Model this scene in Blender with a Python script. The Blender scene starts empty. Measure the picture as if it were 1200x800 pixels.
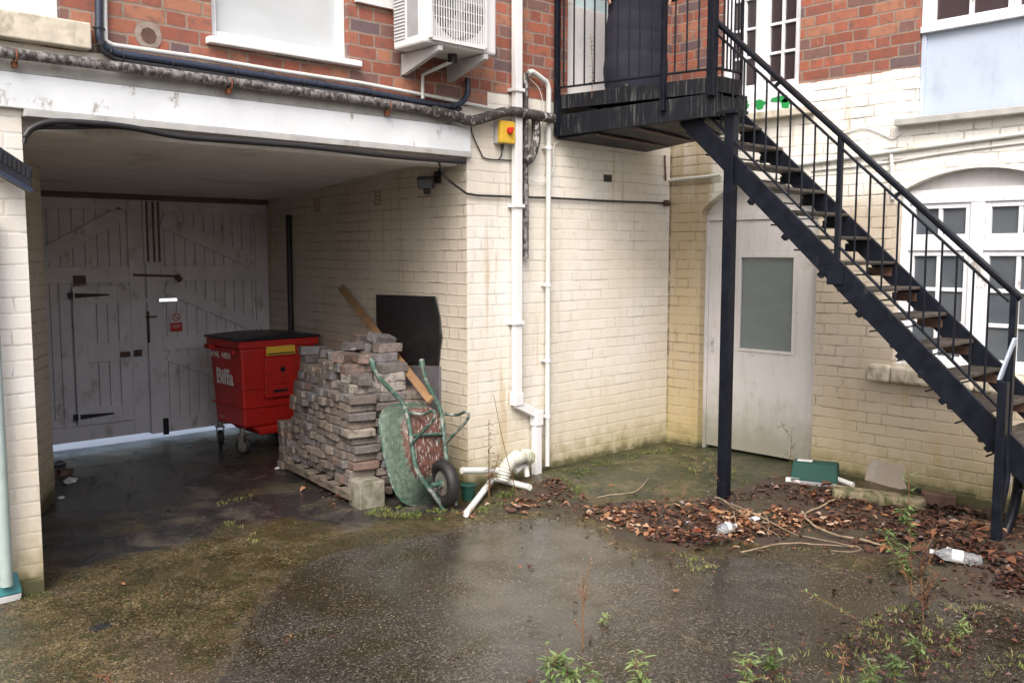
import bpy, bmesh, math, random
from mathutils import Vector, Matrix, noise
R = math.radians
random.seed(7)
SC = bpy.context.scene
COL = SC.collection
# ------------------------------------------------------------------ camera
F0 = 1083.0; CH = 1.8
PITCH = math.atan(103/F0); AZ = R(47.0)
CAM = Vector((-6.811, -5.211, CH))
RT = Vector((math.sin(AZ), -math.cos(AZ), 0))
FW = Vector((math.cos(AZ)*math.cos(PITCH), math.sin(AZ)*math.cos(PITCH), -math.sin(PITCH)))
UP = RT.cross(FW)
cd = bpy.data.cameras.new('camera'); cam = bpy.data.objects.new('camera', cd); COL.objects.link(cam)
cd.sensor_width = 36; cd.lens = F0/1200*36; cd.clip_start = 0.05; cd.clip_end = 500
cam.matrix_world = Matrix(((RT.x, UP.x, -FW.x, CAM.x), (RT.y, UP.y, -FW.y, CAM.y), (RT.z, UP.z, -FW.z, CAM.z), (0, 0, 0, 1)))
SC.camera = cam
# ------------------------------------------------------------------ world, sun, exposure
SUN_EL, SUN_ROT = R(48), R(232)
w = bpy.data.worlds.new('World'); SC.world = w; w.use_nodes = True
nt = w.node_tree; bg = nt.nodes['Background']
sky = nt.nodes.new('ShaderNodeTexSky'); sky.sky_type = 'NISHITA'; sky.sun_disc = False
sky.sun_elevation = SUN_EL; sky.sun_rotation = SUN_ROT; sky.air_density = 1.0; sky.dust_density = 6.0; sky.ozone_density = 1.0
hs = nt.nodes.new('ShaderNodeHueSaturation'); hs.inputs['Saturation'].default_value = 0.85
nt.links.new(sky.outputs[0], hs.inputs['Color']); nt.links.new(hs.outputs[0], bg.inputs[0])
bg.inputs[1].default_value = 0.14
sd = bpy.data.lights.new('sun', 'SUN'); so = bpy.data.objects.new('sun', sd); COL.objects.link(so)
sd.energy = 0.75; sd.angle = R(35); sd.color = (1.0, 1.0, 1.0)
# sun stands behind the camera, high: direction towards the sun
sdir = Vector((math.sin(SUN_ROT)*math.cos(SUN_EL), math.cos(SUN_ROT)*math.cos(SUN_EL), math.sin(SUN_EL)))
so.rotation_euler = sdir.to_track_quat('Z', 'Y').to_euler()
SC.view_settings.view_transform = 'Standard'; SC.view_settings.look = 'None'
SC.view_settings.exposure = 1.12; SC.view_settings.gamma = 1; SC.view_settings.use_curve_mapping = False
SC.render.engine = 'CYCLES'
SC.cycles.max_bounces = 8; SC.cycles.diffuse_bounces = 5
# ------------------------------------------------------------------ measuring helpers
def ray(x, y): return FW + RT*((x-600)/F0) + UP*((400-y)/F0)
def PL(x, y, ax, val):
    d = ray(x, y); return CAM + d*((val-CAM[ax])/d[ax])
def sst(a, b, x):
    t = max(0, min(1, (x-a)/(b-a))); return t*t*(3-2*t)
def gz(x, y):
    """height of the yard: concrete by the walls stands a little higher, a bank of leaves lies at the stair foot"""
    h = 0.0
    if y < 0.3:
        d = min(-x, -y)
        h += 0.06*sst(1.5, 0.7, d)*sst(-2.7, -1.7, y)*sst(-2.3, -1.6, x)
        h += 0.15*math.exp(-((x+1.2)**2+(y+3.35)**2)/(2*0.42**2))
    return h
def PG(x, y, up=0):
    z = 0
    for _ in range(5):
        p = PL(x, y, 2, z+up); z = gz(p.x, p.y)
    return PL(x, y, 2, z+up)
RW0 = Vector((-2.40, 0, 0)); RW1 = Vector((-2.04, 3.65, 0)); RWD = (RW1-RW0).normalized(); RWN = Vector((-RWD.y, RWD.x, 0))
def PR(x, y, off=0.0):
    """point on the right-hand wall of the passage"""
    d = ray(x, y); p0 = RW0 + RWN*off
    return CAM + d*((p0-CAM).dot(RWN)/d.dot(RWN))
# ------------------------------------------------------------------ material helpers
class NT:
    def __init__(s, name):
        s.m = bpy.data.materials.new(name); s.m.use_nodes = True; s.t = s.m.node_tree
        s.b = s.t.nodes['Principled BSDF']
    def n(s, typ, **kw):
        nd = s.t.nodes.new('ShaderNode'+typ)
        for k, v in kw.items(): setattr(nd, k, v)
        return nd
    def lk(s, a, b): s.t.links.new(a, b)
    def put(s, inp, v):
        if hasattr(v, 'is_output') or hasattr(v, 'links'): s.t.links.new(v, inp)
        else: inp.default_value = v
    def ma(s, op, a, b=0.0, c=None, clamp=False):
        nd = s.n('Math', operation=op, use_clamp=clamp); s.put(nd.inputs[0], a); s.put(nd.inputs[1], b)
        if c is not None: s.put(nd.inputs[2], c)
        return nd.outputs[0]
    def ss(s, v, a, b):
        nd = s.n('MapRange', interpolation_type='SMOOTHSTEP'); s.put(nd.inputs[0], v); s.put(nd.inputs[1], a); s.put(nd.inputs[2], b)
        return nd.outputs[0]
    def pos(s): return s.n('NewGeometry').outputs['Position']
    def obj(s): return s.n('TexCoord').outputs['Object']
    def uv(s): return s.n('TexCoord').outputs['UV']
    def scale(s, v, x, y, z):
        nd = s.n('VectorMath', operation='MULTIPLY'); s.lk(v, nd.inputs[0]); nd.inputs[1].default_value = (x, y, z); return nd.outputs[0]
    def noise(s, vec, sc, det=4, rough=0.55, dist=0.0):
        nd = s.n('TexNoise'); s.lk(vec, nd.inputs['Vector']); nd.inputs['Scale'].default_value = sc
        nd.inputs['Detail'].default_value = det; nd.inputs['Roughness'].default_value = rough; nd.inputs['Distortion'].default_value = dist
        return nd.outputs['Fac']
    def mix(s, f, a, b, mode='MIX'):
        nd = s.n('Mix', data_type='RGBA', blend_type=mode); s.put(nd.inputs[0], f)
        for i, v in ((6, a), (7, b)):
            if isinstance(v, tuple): nd.inputs[i].default_value = (*v, 1) if len(v) == 3 else v
            else: s.lk(v, nd.inputs[i])
        return nd.outputs[2]
    def ramp(s, f, stops):
        nd = s.n('ValToRGB'); s.put(nd.inputs[0], f); e = nd.color_ramp.elements
        while len(e) < len(stops): e.new(0.5)
        for q, (p, c) in zip(e, stops): q.position = p; q.color = (*c, 1)
        return nd.outputs[0]
    def bump(s, h, strength=0.5, dist=0.01, normal=None):
        nd = s.n('Bump'); s.put(nd.inputs['Height'], h); nd.inputs['Strength'].default_value = strength; nd.inputs['Distance'].default_value = dist
        if normal is not None: s.lk(normal, nd.inputs['Normal'])
        return nd.outputs[0]
    def out(s, col, rough=0.6, normal=None, metal=0.0, spec=None):
        if isinstance(col, tuple): s.b.inputs['Base Color'].default_value = (*col, 1)
        else: s.lk(col, s.b.inputs['Base Color'])
        s.put(s.b.inputs['Roughness'], rough); s.b.inputs['Metallic'].default_value = metal
        if normal is not None: s.lk(normal, s.b.inputs['Normal'])
        if spec is not None: s.b.inputs['Specular IOR Level'].default_value = spec
        return s.m
    def bricks(s):
        """Flemish-like bond in metres; returns (brick mask, random per brick)"""
        uvn = s.uv(); sep = s.n('SeparateXYZ'); s.lk(uvn, sep.inputs[0]); u, v = sep.outputs[0], sep.outputs[1]
        n1 = s.noise(uvn, 3.0, 2); n2 = s.noise(s.scale(uvn, 1, 1, 1), 22.0, 2)
        wob = s.ma('ADD', s.ma('MULTIPLY', s.ma('SUBTRACT', n1, 0.5), 0.018), s.ma('MULTIPLY', s.ma('SUBTRACT', n2, 0.5), 0.012))
        v = s.ma('ADD', v, wob); u = s.ma('ADD', u, wob)
        c, S, P, j = 0.083, 0.235, 0.355, 0.012
        vr = s.ma('DIVIDE', v, c); row = s.ma('FLOOR', vr); fv = s.ma('SUBTRACT', vr, row)
        jit = s.n('TexWhiteNoise', noise_dimensions='1D'); s.lk(row, jit.inputs['W'])
        u2 = s.ma('ADD', u, s.ma('ADD', s.ma('MULTIPLY', s.ma('FLOORED_MODULO', row, 2.0), P/2), s.ma('MULTIPLY', jit.outputs['Value'], 0.05)))
        k = s.ma('FLOOR', s.ma('DIVIDE', u2, P)); t = s.ma('SUBTRACT', u2, s.ma('MULTIPLY', k, P))
        isH = s.ma('GREATER_THAN', t, S)
        d = s.ma('MINIMUM', s.ma('MINIMUM', t, s.ma('ABSOLUTE', s.ma('SUBTRACT', t, S))), s.ma('SUBTRACT', P, t))
        dv = s.ma('MULTIPLY', s.ma('MINIMUM', fv, s.ma('SUBTRACT', 1.0, fv)), c)
        d = s.ma('MINIMUM', d, dv)
        mask = s.ss(d, j*0.3, j*0.75)
        wn = s.n('TexWhiteNoise', noise_dimensions='2D'); cb = s.n('CombineXYZ')
        s.lk(s.ma('ADD', s.ma('MULTIPLY', k, 2.0), isH), cb.inputs[0]); s.lk(row, cb.inputs[1]); s.lk(cb.outputs[0], wn.inputs['Vector'])
        s.thin = s.ma('MULTIPLY', s.ma('SUBTRACT', 1.0, s.ss(dv, 0.0012, 0.0045)), 1.0); s.thinv = s.ma('SUBTRACT', 1.0, s.ss(d, 0.001, 0.0035))
        return mask, wn.outputs['Value']
M = {}
def plain(name, col, rough=0.5, metal=0.0, var=0.25, sc=12.0, bump=0.0, dirt=None, spec=None, dsc=5.0, dthr=(0.5, 0.75)):
    q = NT(name); v = q.obj(); n = q.noise(v, sc, 5)
    c1 = tuple(x*(1-var) for x in col); c2 = tuple(min(1, x*(1+var)) for x in col)
    c = q.ramp(n, [(0.3, c1), (0.7, c2)])
    if dirt: c = q.mix(q.ss(q.noise(q.scale(v, 1, 1, 0.6), dsc, 6, 0.65), *dthr), c, dirt)
    nb = q.bump(q.noise(v, sc*4, 5), 0.5, bump) if bump else None
    M[name] = q.out(c, q.ma('ADD', q.ma('MULTIPLY', q.ma('SUBTRACT', n, 0.5), 0.3), rough), nb, metal, spec); return M[name]

def painted_wall(name, base, alt, brick_above=None, cracks=0.55, foot=True, stain=(0.42, 0.33, 0.18), stain_amt=0.45, yellow=None, whiteabove=None, joint=0.10, bumps=0.5, runs=0.5):
    q = NT(name); mask, rnd = q.bricks(); P = q.pos(); sep = q.n('SeparateXYZ'); q.lk(P, sep.inputs[0]); Z = sep.outputs[2]
    n1 = q.noise(P, 1.6, 5, 0.6); n2 = q.noise(P, 9.0, 5, 0.6); n3 = q.noise(q.scale(P, 7, 7, 0.55), 1.6, 5, 0.6)
    col = q.mix(q.ss(n1, 0.35, 0.7), base, alt)
    col = q.mix(q.ma('MULTIPLY', rnd, 0.13), col, tuple(x*0.62 for x in base))
    if whiteabove: col = q.mix(q.ss(q.ma('ADD', Z, q.ma('MULTIPLY', n1, 0.25)), whiteabove-0.05, whiteabove+0.25), col, (0.82, 0.805, 0.75))
    # rain runs and blotches
    col = q.mix(q.ma('MULTIPLY', q.ss(n3, 0.52, 0.78), stain_amt), col, stain)
    col = q.mix(q.ma('MULTIPLY', q.ss(n2, 0.62, 0.8), 0.25), col, tuple(x*0.55 for x in base))
    if yellow:   # damp yellowed strip beside the corner: a stain with its own extent
        Y = sep.outputs[1]
        f = q.ma('MULTIPLY', q.ss(q.ma('ADD', Y, q.ma('MULTIPLY', n2, 0.10)), yellow-0.06, yellow+0.04), q.ss(q.ma('ADD', n3, n1), 0.55, 1.1))
        col = q.mix(q.ma('MULTIPLY', f, 0.9), col, (0.44, 0.35, 0.21))
        col = q.mix(q.ma('MULTIPLY', q.ss(Y, -.035, -.005), q.ss(n2, .35, .6)), col, (0.10, 0.075, 0.04))
    # dirt in the joints where paint has cracked
    jd = q.ma('MULTIPLY', q.ma('SUBTRACT', 1.0, mask), q.ma('MULTIPLY', q.ss(q.noise(P, 3.3, 4, 0.7), 0.43, 0.68), cracks))
    col = q.mix(jd, col, (0.13, 0.10, 0.065))
    col = q.mix(q.ma('MULTIPLY', q.ma('SUBTRACT', 1.0, mask), joint), col, tuple(x*0.5 for x in base))
    cr = q.ma('MULTIPLY', q.ma('MAXIMUM', q.ma('MULTIPLY', q.thin, q.ss(q.noise(q.scale(P, 1, 1, 2.5), 2.4, 3, 0.6), 0.50, 0.58)), q.ma('MULTIPLY', q.thinv, q.ss(q.noise(P, 5.0, 3, 0.6), 0.60, 0.66))), min(1.0, cracks*1.5))
    col = q.mix(cr, col, (0.085, 0.06, 0.04))
    # long yellow brown runs under the landing and sills, each with its own width
    rn = q.noise(q.scale(P, 1, 1, 0.10), 11.0, 4, 0.6); rg = q.ss(q.noise(q.scale(P, 1, 1, 0.4), 1.3, 2), 0.50, 0.62)
    col = q.mix(q.ma('MULTIPLY', q.ma('MULTIPLY', q.ss(rn, 0.54, 0.66), rg), runs), col, (0.40, 0.29, 0.12))
    # small flaked spots
    fl = q.ss(q.noise(P, 21, 3, 0.7), 0.69, 0.72); col = q.mix(q.ma('MULTIPLY', fl, 0.7), col, (0.30, 0.20, 0.13))
    if foot:
        zz = q.ma('SUBTRACT', Z, q.ma('MULTIPLY', n2, 0.5))
        col = q.mix(q.ma('MULTIPLY', q.ss(zz, 0.10, -0.22), 0.8), col, (0.10, 0.11, 0.035))
        col = q.mix(q.ma('MULTIPLY', q.ss(zz, 0.75, -0.15), 0.45), col, (0.46, 0.38, 0.18))
        col = q.mix(q.ma('MULTIPLY', q.ss(q.ma('SUBTRACT', Z, q.ma('MULTIPLY', n2, 0.16)), 0.06, -0.03), 0.85), col, (0.045, 0.048, 0.02))
    h = q.ma('ADD', q.ma('MULTIPLY', mask, 0.7), q.ma('ADD', q.ma('MULTIPLY', rnd, 0.22), q.ma('MULTIPLY', q.noise(P, 60, 4), 0.35)))
    rough = 0.5
    if brick_above is not None:
        red = q.ramp(rnd, [(0.0, (0.24, 0.078, 0.048)), (0.16, (0.32, 0.120, 0.075)), (0.30, (0.26, 0.088, 0.058)), (0.46, (0.35, 0.155, 0.095)), (0.60, (0.13, 0.088, 0.095)), (0.70, (0.33, 0.105, 0.062)), (0.86, (0.18, 0.095, 0.080))])
        red.node.color_ramp.interpolation = 'CONSTANT'
        nn = q.noise(P, 14, 6, 0.7); red = q.mix(q.ss(nn, 0.45, 0.75), red, (0.13, 0.075, 0.068)); red = q.mix(q.ma('MULTIPLY', q.ss(q.noise(P, 30, 4), 0.6, 0.75), 0.5), red, (0.50, 0.28, 0.18))
        mort = q.mix(q.noise(P, 18, 4), (0.12, 0.095, 0.08), (0.36, 0.28, 0.23))
        red = q.mix(mask, mort, red)
        red = q.mix(q.ma('MULTIPLY', q.ss(q.noise(P, 2.2, 5, .7), 0.60, 0.72), 0.6), red, (0.44, 0.34, 0.27))
        if isinstance(brick_above, tuple):  # step: one height left of x, another right of it
            zl, zr, xs = brick_above; th = q.ma('ADD', zl, q.ma('MULTIPLY', q.ma('GREATER_THAN', sep.outputs[0], xs), zr-zl))
        else: th = brick_above
        f = q.ss(q.ma('SUBTRACT', q.ma('ADD', Z, q.ma('MULTIPLY', q.ma('SUBTRACT', n2, 0.5), 0.03)), th), -0.003, 0.003)
        col = q.mix(f, col, red); rough = q.ma('ADD', 0.5, q.ma('MULTIPLY', f, 0.35))
    M[name] = q.out(col, rough, q.bump(h, bumps, 0.008)); return M[name]
painted_wall('cream_wall_left', (0.72, 0.675, 0.585), (0.78, 0.76, 0.72), brick_above=(2.86, 2.985, -2.2), stain_amt=0.26, cracks=0.26, joint=0.03, bumps=0.30, stain=(0.50, 0.42, 0.28))
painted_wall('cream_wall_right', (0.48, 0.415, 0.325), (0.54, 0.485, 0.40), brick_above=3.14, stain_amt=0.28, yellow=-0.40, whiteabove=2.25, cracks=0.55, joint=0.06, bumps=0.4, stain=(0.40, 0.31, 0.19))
painted_wall('shaded_cream_paint', (0.60, 0.55, 0.46), (0.53, 0.48, 0.41), stain_amt=0.3, cracks=0.4, joint=0.1, stain=(0.36, 0.30, 0.22))  # the same cream paint, darkened to put the passage shade into its colour
plain('white_beam_paint', (0.70, 0.74, 0.77), 0.45, var=0.08, sc=3, dirt=(0.33, 0.29, 0.25), dsc=7, dthr=(0.60, 0.68), bump=0.003)
plain('grey_soffit', (0.42, 0.42, 0.41), 0.6, var=0.1, dirt=(0.2, 0.18, 0.15))
plain('ceiling_paint', (0.74, 0.72, 0.71), 0.85, var=0.08, sc=2.5, dirt=(0.45, 0.42, 0.38), dsc=2.5, dthr=(.5, .8), bump=0.003)
plain('white_upvc', (0.74, 0.75, 0.76), 0.3, var=0.04, sc=4, dirt=(0.5, 0.47, 0.42), dthr=(0.62, 0.8))
plain('white_pipe', (0.62, 0.64, 0.62), 0.35, var=0.06, sc=6, dirt=(0.42, 0.42, 0.34), dsc=3, dthr=(0.52, 0.75))
plain('white_wood', (0.74, 0.76, 0.80), 0.45, var=0.08, sc=9, dirt=(0.34, 0.31, 0.27), dsc=11, dthr=(0.60, 0.70), bump=0.002)
plain('arch_board_paint', (0.50, 0.485, 0.48), 0.5, var=0.08, sc=5, dirt=(0.3, 0.28, 0.22), dthr=(.55, .7))
def doormat():
    q = NT('door_paint'); P = q.pos(); sp = q.n('SeparateXYZ'); q.lk(P, sp.inputs[0]); n = q.noise(P, 6, 6, .65); n2 = q.noise(q.scale(P, 1, 1, .12), 26, 4, .6); n3 = q.noise(P, 30, 5, .7)
    c = q.mix(q.ss(n2, .40, .8), (0.58, 0.565, 0.565), (0.52, 0.505, 0.495)); c = q.mix(q.ma('MULTIPLY', q.ss(n, .55, .75), .5), c, (0.36, 0.34, 0.29))
    z = q.ma('SUBTRACT', sp.outputs[2], q.ma('MULTIPLY', n, .5)); c = q.mix(q.ma('MULTIPLY', q.ss(z, .45, -.15), .75), c, (0.20, 0.20, 0.13))
    c = q.mix(q.ma('MULTIPLY', q.ss(n3, .66, .70), .7), c, (0.20, 0.16, 0.12))
    M['door_paint'] = q.out(c, .42, q.bump(n3, .3, .002))
doormat()
plain('panel_blue_grey', (0.46, 0.54, 0.66), 0.5, var=0.05, sc=3, dirt=(0.35, 0.42, 0.5), dthr=(0.5, 0.8))
plain('stone_sill', (0.60, 0.55, 0.45), 0.75, var=0.15, sc=8, dirt=(0.20, 0.18, 0.10), dsc=6, dthr=(0.45, 0.70), bump=0.006)
plain('mossy_stone', (0.26, 0.22, 0.14), 0.85, var=0.25, sc=14, dirt=(0.06, 0.065, 0.025), dsc=9, dthr=(0.42, 0.62), bump=0.010)
plain('grey_sill', (0.42, 0.42, 0.40), 0.7, var=0.15, sc=8, dirt=(0.2, 0.19, 0.16), bump=0.004)
plain('black_paint', (0.007, 0.009, 0.015), 0.42, var=0.35, sc=14, dirt=(0.035, 0.038, 0.045), dsc=9, dthr=(0.60, 0.76), bump=0.002, spec=0.22)
plain('black_plastic', (0.016, 0.016, 0.018), 0.45, var=0.2)
plain('channel_black', (0.010, 0.012, 0.02), 0.5, var=0.3)
plain('green_white_pipe', (0.36, 0.45, 0.43), 0.4, var=0.1, dirt=(0.2, 0.25, 0.2))
plain('cable_blue_black', (0.025, 0.035, 0.060), 0.28, var=0.2, sc=8)
plain('weathered_lagging', (0.055, 0.050, 0.047), 0.7, var=0.5, sc=20, dirt=(0.40, 0.38, 0.36), dsc=26, dthr=(0.55, 0.62), bump=0.008)
plain('old_iron', (0.22, 0.21, 0.205), 0.65, var=0.45, sc=20, dirt=(0.045, 0.038, 0.036), dsc=38, dthr=(0.40, 0.58), bump=0.005)
plain('rust', (0.16, 0.055, 0.025), 0.85, var=0.4, sc=20, bump=0.003)
plain('rusty_steel', (0.10, 0.055, 0.04), 0.6, var=0.4, sc=10)
plain('yellow_plastic', (0.72, 0.46, 0.05), 0.4, var=0.06, sc=5)
plain('grey_plastic', (0.45, 0.45, 0.45), 0.5, var=0.05)
def redmat():
    q = NT('red_plastic'); v = q.obj(); n = q.noise(v, 3, 5); n2 = q.noise(q.scale(v, 1, 1, .15), 30, 5, .7); n3 = q.noise(q.scale(v, 1, 1, 14), 5, 5, .7); n4 = q.noise(v, 16, 6, .7)
    c = q.mix(q.ss(n, .35, .7), (0.50, 0.016, 0.011), (0.40, 0.018, 0.014)); c = q.mix(q.ma('MULTIPLY', q.ss(n2, .52, .72), .45), c, (0.20, 0.03, 0.022))
    c = q.mix(q.ma('MULTIPLY', q.ss(n3, .64, .68), .4), c, (0.55, 0.16, 0.13)); c = q.mix(q.ma('MULTIPLY', q.ss(n4, .58, .72), .6), c, (0.16, 0.045, 0.035))
    M['red_plastic'] = q.out(c, q.ma('ADD', .32, q.ma('MULTIPLY', n4, .3)), q.bump(n4, .2, .002))
redmat()
plain('bin_lid', (0.013, 0.015, 0.022), 0.38, var=0.2)
plain('letter_white', (0.72, 0.68, 0.66), 0.6, var=0.1, sc=30)
plain('gate_wood', (0.70, 0.69, 0.72), 0.6, var=0.12, sc=3, dirt=(0.40, 0.36, 0.33), dsc=7, dthr=(0.54, 0.74), bump=0.003)
plain('gate_wood_dark', (0.15, 0.11, 0.09), 0.7, var=0.3, sc=6)
plain('sign_red', (0.55, 0.03, 0.02), 0.5, var=0.1)
plain('plank_wood', (0.26, 0.155, 0.08), 0.55, var=0.25, sc=7, bump=0.002)
plain('rubber', (0.014, 0.014, 0.015), 0.6, var=0.2)
plain('rim_metal', (0.22, 0.21, 0.20), 0.55, var=0.3, sc=14, metal=0.4, dirt=(0.12, 0.06, 0.04))
plain('concrete_block', (0.25, 0.235, 0.195), 0.9, var=0.25, sc=16, dirt=(0.10, 0.10, 0.055), dthr=(.42, .62), bump=0.008)
plain('green_box', (0.005, 0.050, 0.038), 0.75, var=0.12, sc=5)
plain('dirty_white', (0.52, 0.52, 0.47), 0.6, var=0.12, sc=9, dirt=(0.24, 0.25, 0.16), dsc=8, dthr=(.48, .66), bump=.004)
plain('paper', (0.62, 0.63, 0.64), 0.7, var=0.08)
plain('red_wrapper', (0.62, 0.085, 0.02), 0.35, var=0.15)
plain('pallet_wood', (0.15, 0.125, 0.10), 0.8, var=0.4, sc=14, bump=0.003)
plain('stick', (0.26, 0.20, 0.135), 0.75, var=0.35, sc=18, bump=0.003)
plain('coat_cloth', (0.016, 0.017, 0.030), 0.9, var=0.2, sc=4, bump=0.003)
plain('skin', (0.55, 0.33, 0.25), 0.5, var=0.05)
plain('hair', (0.05, 0.03, 0.02), 0.5, var=0.2)
plain('fur_trim', (0.50, 0.42, 0.33), 0.9, var=0.3, sc=40)
plain('ac_white', (0.66, 0.67, 0.67), 0.4, var=0.04, sc=3, dirt=(0.5, 0.49, 0.45), dthr=(0.6, 0.85))
plain('ac_grey', (0.30, 0.31, 0.33), 0.5, var=0.1)
plain('ac_dark', (0.06, 0.065, 0.075), 0.6, var=0.1)
plain('green_spray', (0.02, 0.28, 0.07), 0.5, var=0.1)
plain('terracotta_vent', (0.40, 0.32, 0.25), 0.8, var=0.1)
plain('grey_board', (0.13, 0.125, 0.14), 0.6, var=0.15)
plain('roof_slate', (0.08, 0.08, 0.09), 0.6, var=0.3)
plain('cement_patch', (0.43, 0.39, 0.35), 0.8, var=0.15, sc=9, dirt=(0.40, 0.34, 0.27), dthr=(.4, .6), bump=0.006)
plain('mortar_grey', (0.27, 0.22, 0.19), 0.9, var=0.3, sc=14, bump=0.008)
def streaky():
    q = NT('streaked_black'); P = q.pos(); n = q.noise(q.scale(P, 30, 30, 2.0), 2.0, 5, 0.6); n2 = q.noise(P, 6, 4)
    c = q.mix(q.ma('MULTIPLY', q.ss(n, 0.50, 0.68), q.ss(n2, 0.35, 0.6)), (0.008, 0.009, 0.013), (0.075, 0.078, 0.075))
    M['streaked_black'] = q.out(c, 0.6, q.bump(n, 0.4, 0.002), spec=0.2)
streaky()
def tread_mat():
    q = NT('weathered_tread'); P = q.pos(); n = q.noise(q.scale(P, 3, 25, 25), 3.0, 5, 0.6); n2 = q.noise(P, 5, 4)
    c = q.mix(q.ss(n, 0.35, 0.7), (0.030, 0.025, 0.021), (0.115, 0.092, 0.075)); c = q.mix(q.ss(n2, 0.42, 0.6), c, (0.032, 0.028, 0.020))
    M['weathered_tread'] = q.out(c, 0.62, q.bump(n, 0.6, 0.004))
tread_mat()
def glass(name, col, rough=0.04, mixv=0.2):
    q = NT(name); P = q.pos(); n = q.noise(q.scale(P, 1, 1, 3), 2.5, 3)
    c = q.mix(n, tuple(x*(1-mixv) for x in col), tuple(min(1, x*(1+mixv)) for x in col))
    q.b.inputs['Coat Weight'].default_value = 0.5; q.b.inputs['Coat Roughness'].default_value = rough
    M[name] = q.out(c, 0.25, q.bump(q.noise(P, 3.0, 2), 0.15, 0.01))
glass('dark_glass', (0.085, 0.10, 0.115)); glass('brown_glass', (0.045, 0.032, 0.035)); glass('obscure_glass', (0.125, 0.155, 0.155), 0.3)
glass('sky_reflection_glass', (0.50, 0.54, 0.56), 0.04, 0.16); glass('pale_blue_glass', (0.50, 0.66, 0.70), 0.05)  # first pane: bright sky reflection put into its pale base colour
def stack_brick():
    q = NT('reclaimed_brick'); oi = q.n('ObjectInfo'); P = q.pos(); n = q.noise(P, 22, 6, 0.7)
    c = q.ramp(oi.outputs['Random'], [(0.0, (0.15, 0.125, 0.11)), (0.22, (0.21, 0.18, 0.155)), (0.42, (0.16, 0.145, 0.14)), (0.6, (0.25, 0.205, 0.17)), (0.75, (0.18, 0.185, 0.20)), (0.88, (0.20, 0.135, 0.11)), (0.95, (0.31, 0.27, 0.23))])
    c.node.color_ramp.interpolation = 'CONSTANT'
    c = q.mix(q.ss(n, 0.45, 0.7), c, (0.10, 0.088, 0.078)); c = q.mix(q.ma('MULTIPLY', q.ss(q.noise(P, 50, 4), 0.62, 0.72), 0.6), c, (0.42, 0.38, 0.34))
    M['reclaimed_brick'] = q.out(c, 0.6, q.bump(q.noise(P, 70, 5), 0.8, 0.006))
    q = NT('loose_brick'); oi = q.n('ObjectInfo'); P = q.pos(); n = q.noise(P, 18, 6, 0.7)
    c = q.ramp(oi.outputs['Random'], [(0.0, (0.34, 0.28, 0.23)), (0.2, (0.25, 0.21, 0.185)), (0.4, (0.19, 0.185, 0.195)), (0.55, (0.23, 0.155, 0.13)), (0.7, (0.36, 0.33, 0.30)), (0.85, (0.15, 0.135, 0.13))])
    c.node.color_ramp.interpolation = 'CONSTANT'
    c = q.mix(q.ss(n, 0.42, 0.62), c, (0.11, 0.098, 0.088)); c = q.mix(q.ma('MULTIPLY', q.ss(q.noise(P, 9, 3), 0.66, 0.70), 0.7), c, (0.55, 0.52, 0.48))
    M['loose_brick'] = q.out(c, 0.6, q.bump(q.noise(P, 70, 5), 0.8, 0.006))
stack_brick()
def barrow_mat():
    q = NT('barrow_paint'); v = q.obj(); n = q.noise(v, 5.5, 6, 0.65); n2 = q.noise(v, 26, 6, 0.75); n3 = q.noise(q.scale(v, 9, 9, 1.6), 6, 6, .75); sp = q.n('SeparateXYZ'); q.lk(v, sp.inputs[0])
    d = q.ma('SUBTRACT', q.ma('ADD', sp.outputs[1], 0.12), q.ma('MULTIPLY', sp.outputs[2], 0.318))   # how far a point lies from the pan's worn underside
    c = q.mix(q.ss(n2, .3, .7), (0.035, 0.075, 0.050), (0.125, 0.17, 0.13)); c = q.mix(q.ma('MULTIPLY', q.ss(n, 0.5, 0.7), .7), c, (0.045, 0.065, 0.045))
    rustc = q.mix(q.ss(n2, .35, .65), (0.055, 0.025, 0.02), (0.16, 0.065, 0.045))
    wear = q.ss(q.ma('ADD', d, q.ma('MULTIPLY', q.ma('SUBTRACT', q.ma('ADD', q.ma('MULTIPLY', n, .55), q.ma('MULTIPLY', n2, .45)), 0.5), .60)), .085, .055)
    c = q.mix(wear, c, rustc); c = q.mix(q.ma('MULTIPLY', q.ss(n3, 0.55, 0.61), q.ma('ADD', .20, q.ma('MULTIPLY', wear, .7))), c, (0.42, 0.41, 0.38))
    c = q.mix(q.ma('MULTIPLY', q.ss(q.noise(v, 12, 6, .75), .60, .66), .8), c, (0.10, 0.045, 0.03))
    M['barrow_paint'] = q.out(c, 0.55, q.bump(q.ma('ADD', n2, q.noise(v, 4, 2)), 0.7, 0.006))
    q = NT('barrow_frame_paint'); v = q.obj(); n = q.noise(v, 14, 6, 0.65)
    c = q.mix(q.ss(n, 0.48, 0.62), (0.045, 0.10, 0.075), (0.26, 0.27, 0.24)); c = q.mix(q.ss(q.noise(v, 8, 4), 0.6, 0.7), c, (0.13, 0.06, 0.04))
    M['barrow_frame_paint'] = q.out(c, 0.45, q.bump(n, 0.4, 0.002))
barrow_mat()
def leafmat(name, stops, rough=0.5):
    q = NT(name); at = q.n('Attribute', attribute_name='tint'); c = q.ramp(at.outputs['Fac'], stops)
    q.b.inputs['Subsurface Weight'].default_value = 0.0
    M[name] = q.out(c, rough)
leafmat('dead_leaf', [(0.0, (0.020, 0.011, 0.010)), (0.28, (0.060, 0.026, 0.020)), (0.50, (0.115, 0.050, 0.030)), (0.68, (0.20, 0.085, 0.038)), (0.84, (0.32, 0.165, 0.085)), (1.0, (0.38, 0.28, 0.20))], 0.34)
leafmat('green_leaf', [(0.0, (0.035, 0.055, 0.020)), (0.5, (0.085, 0.14, 0.042)), (1.0, (0.20, 0.27, 0.10))], 0.45)
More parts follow.
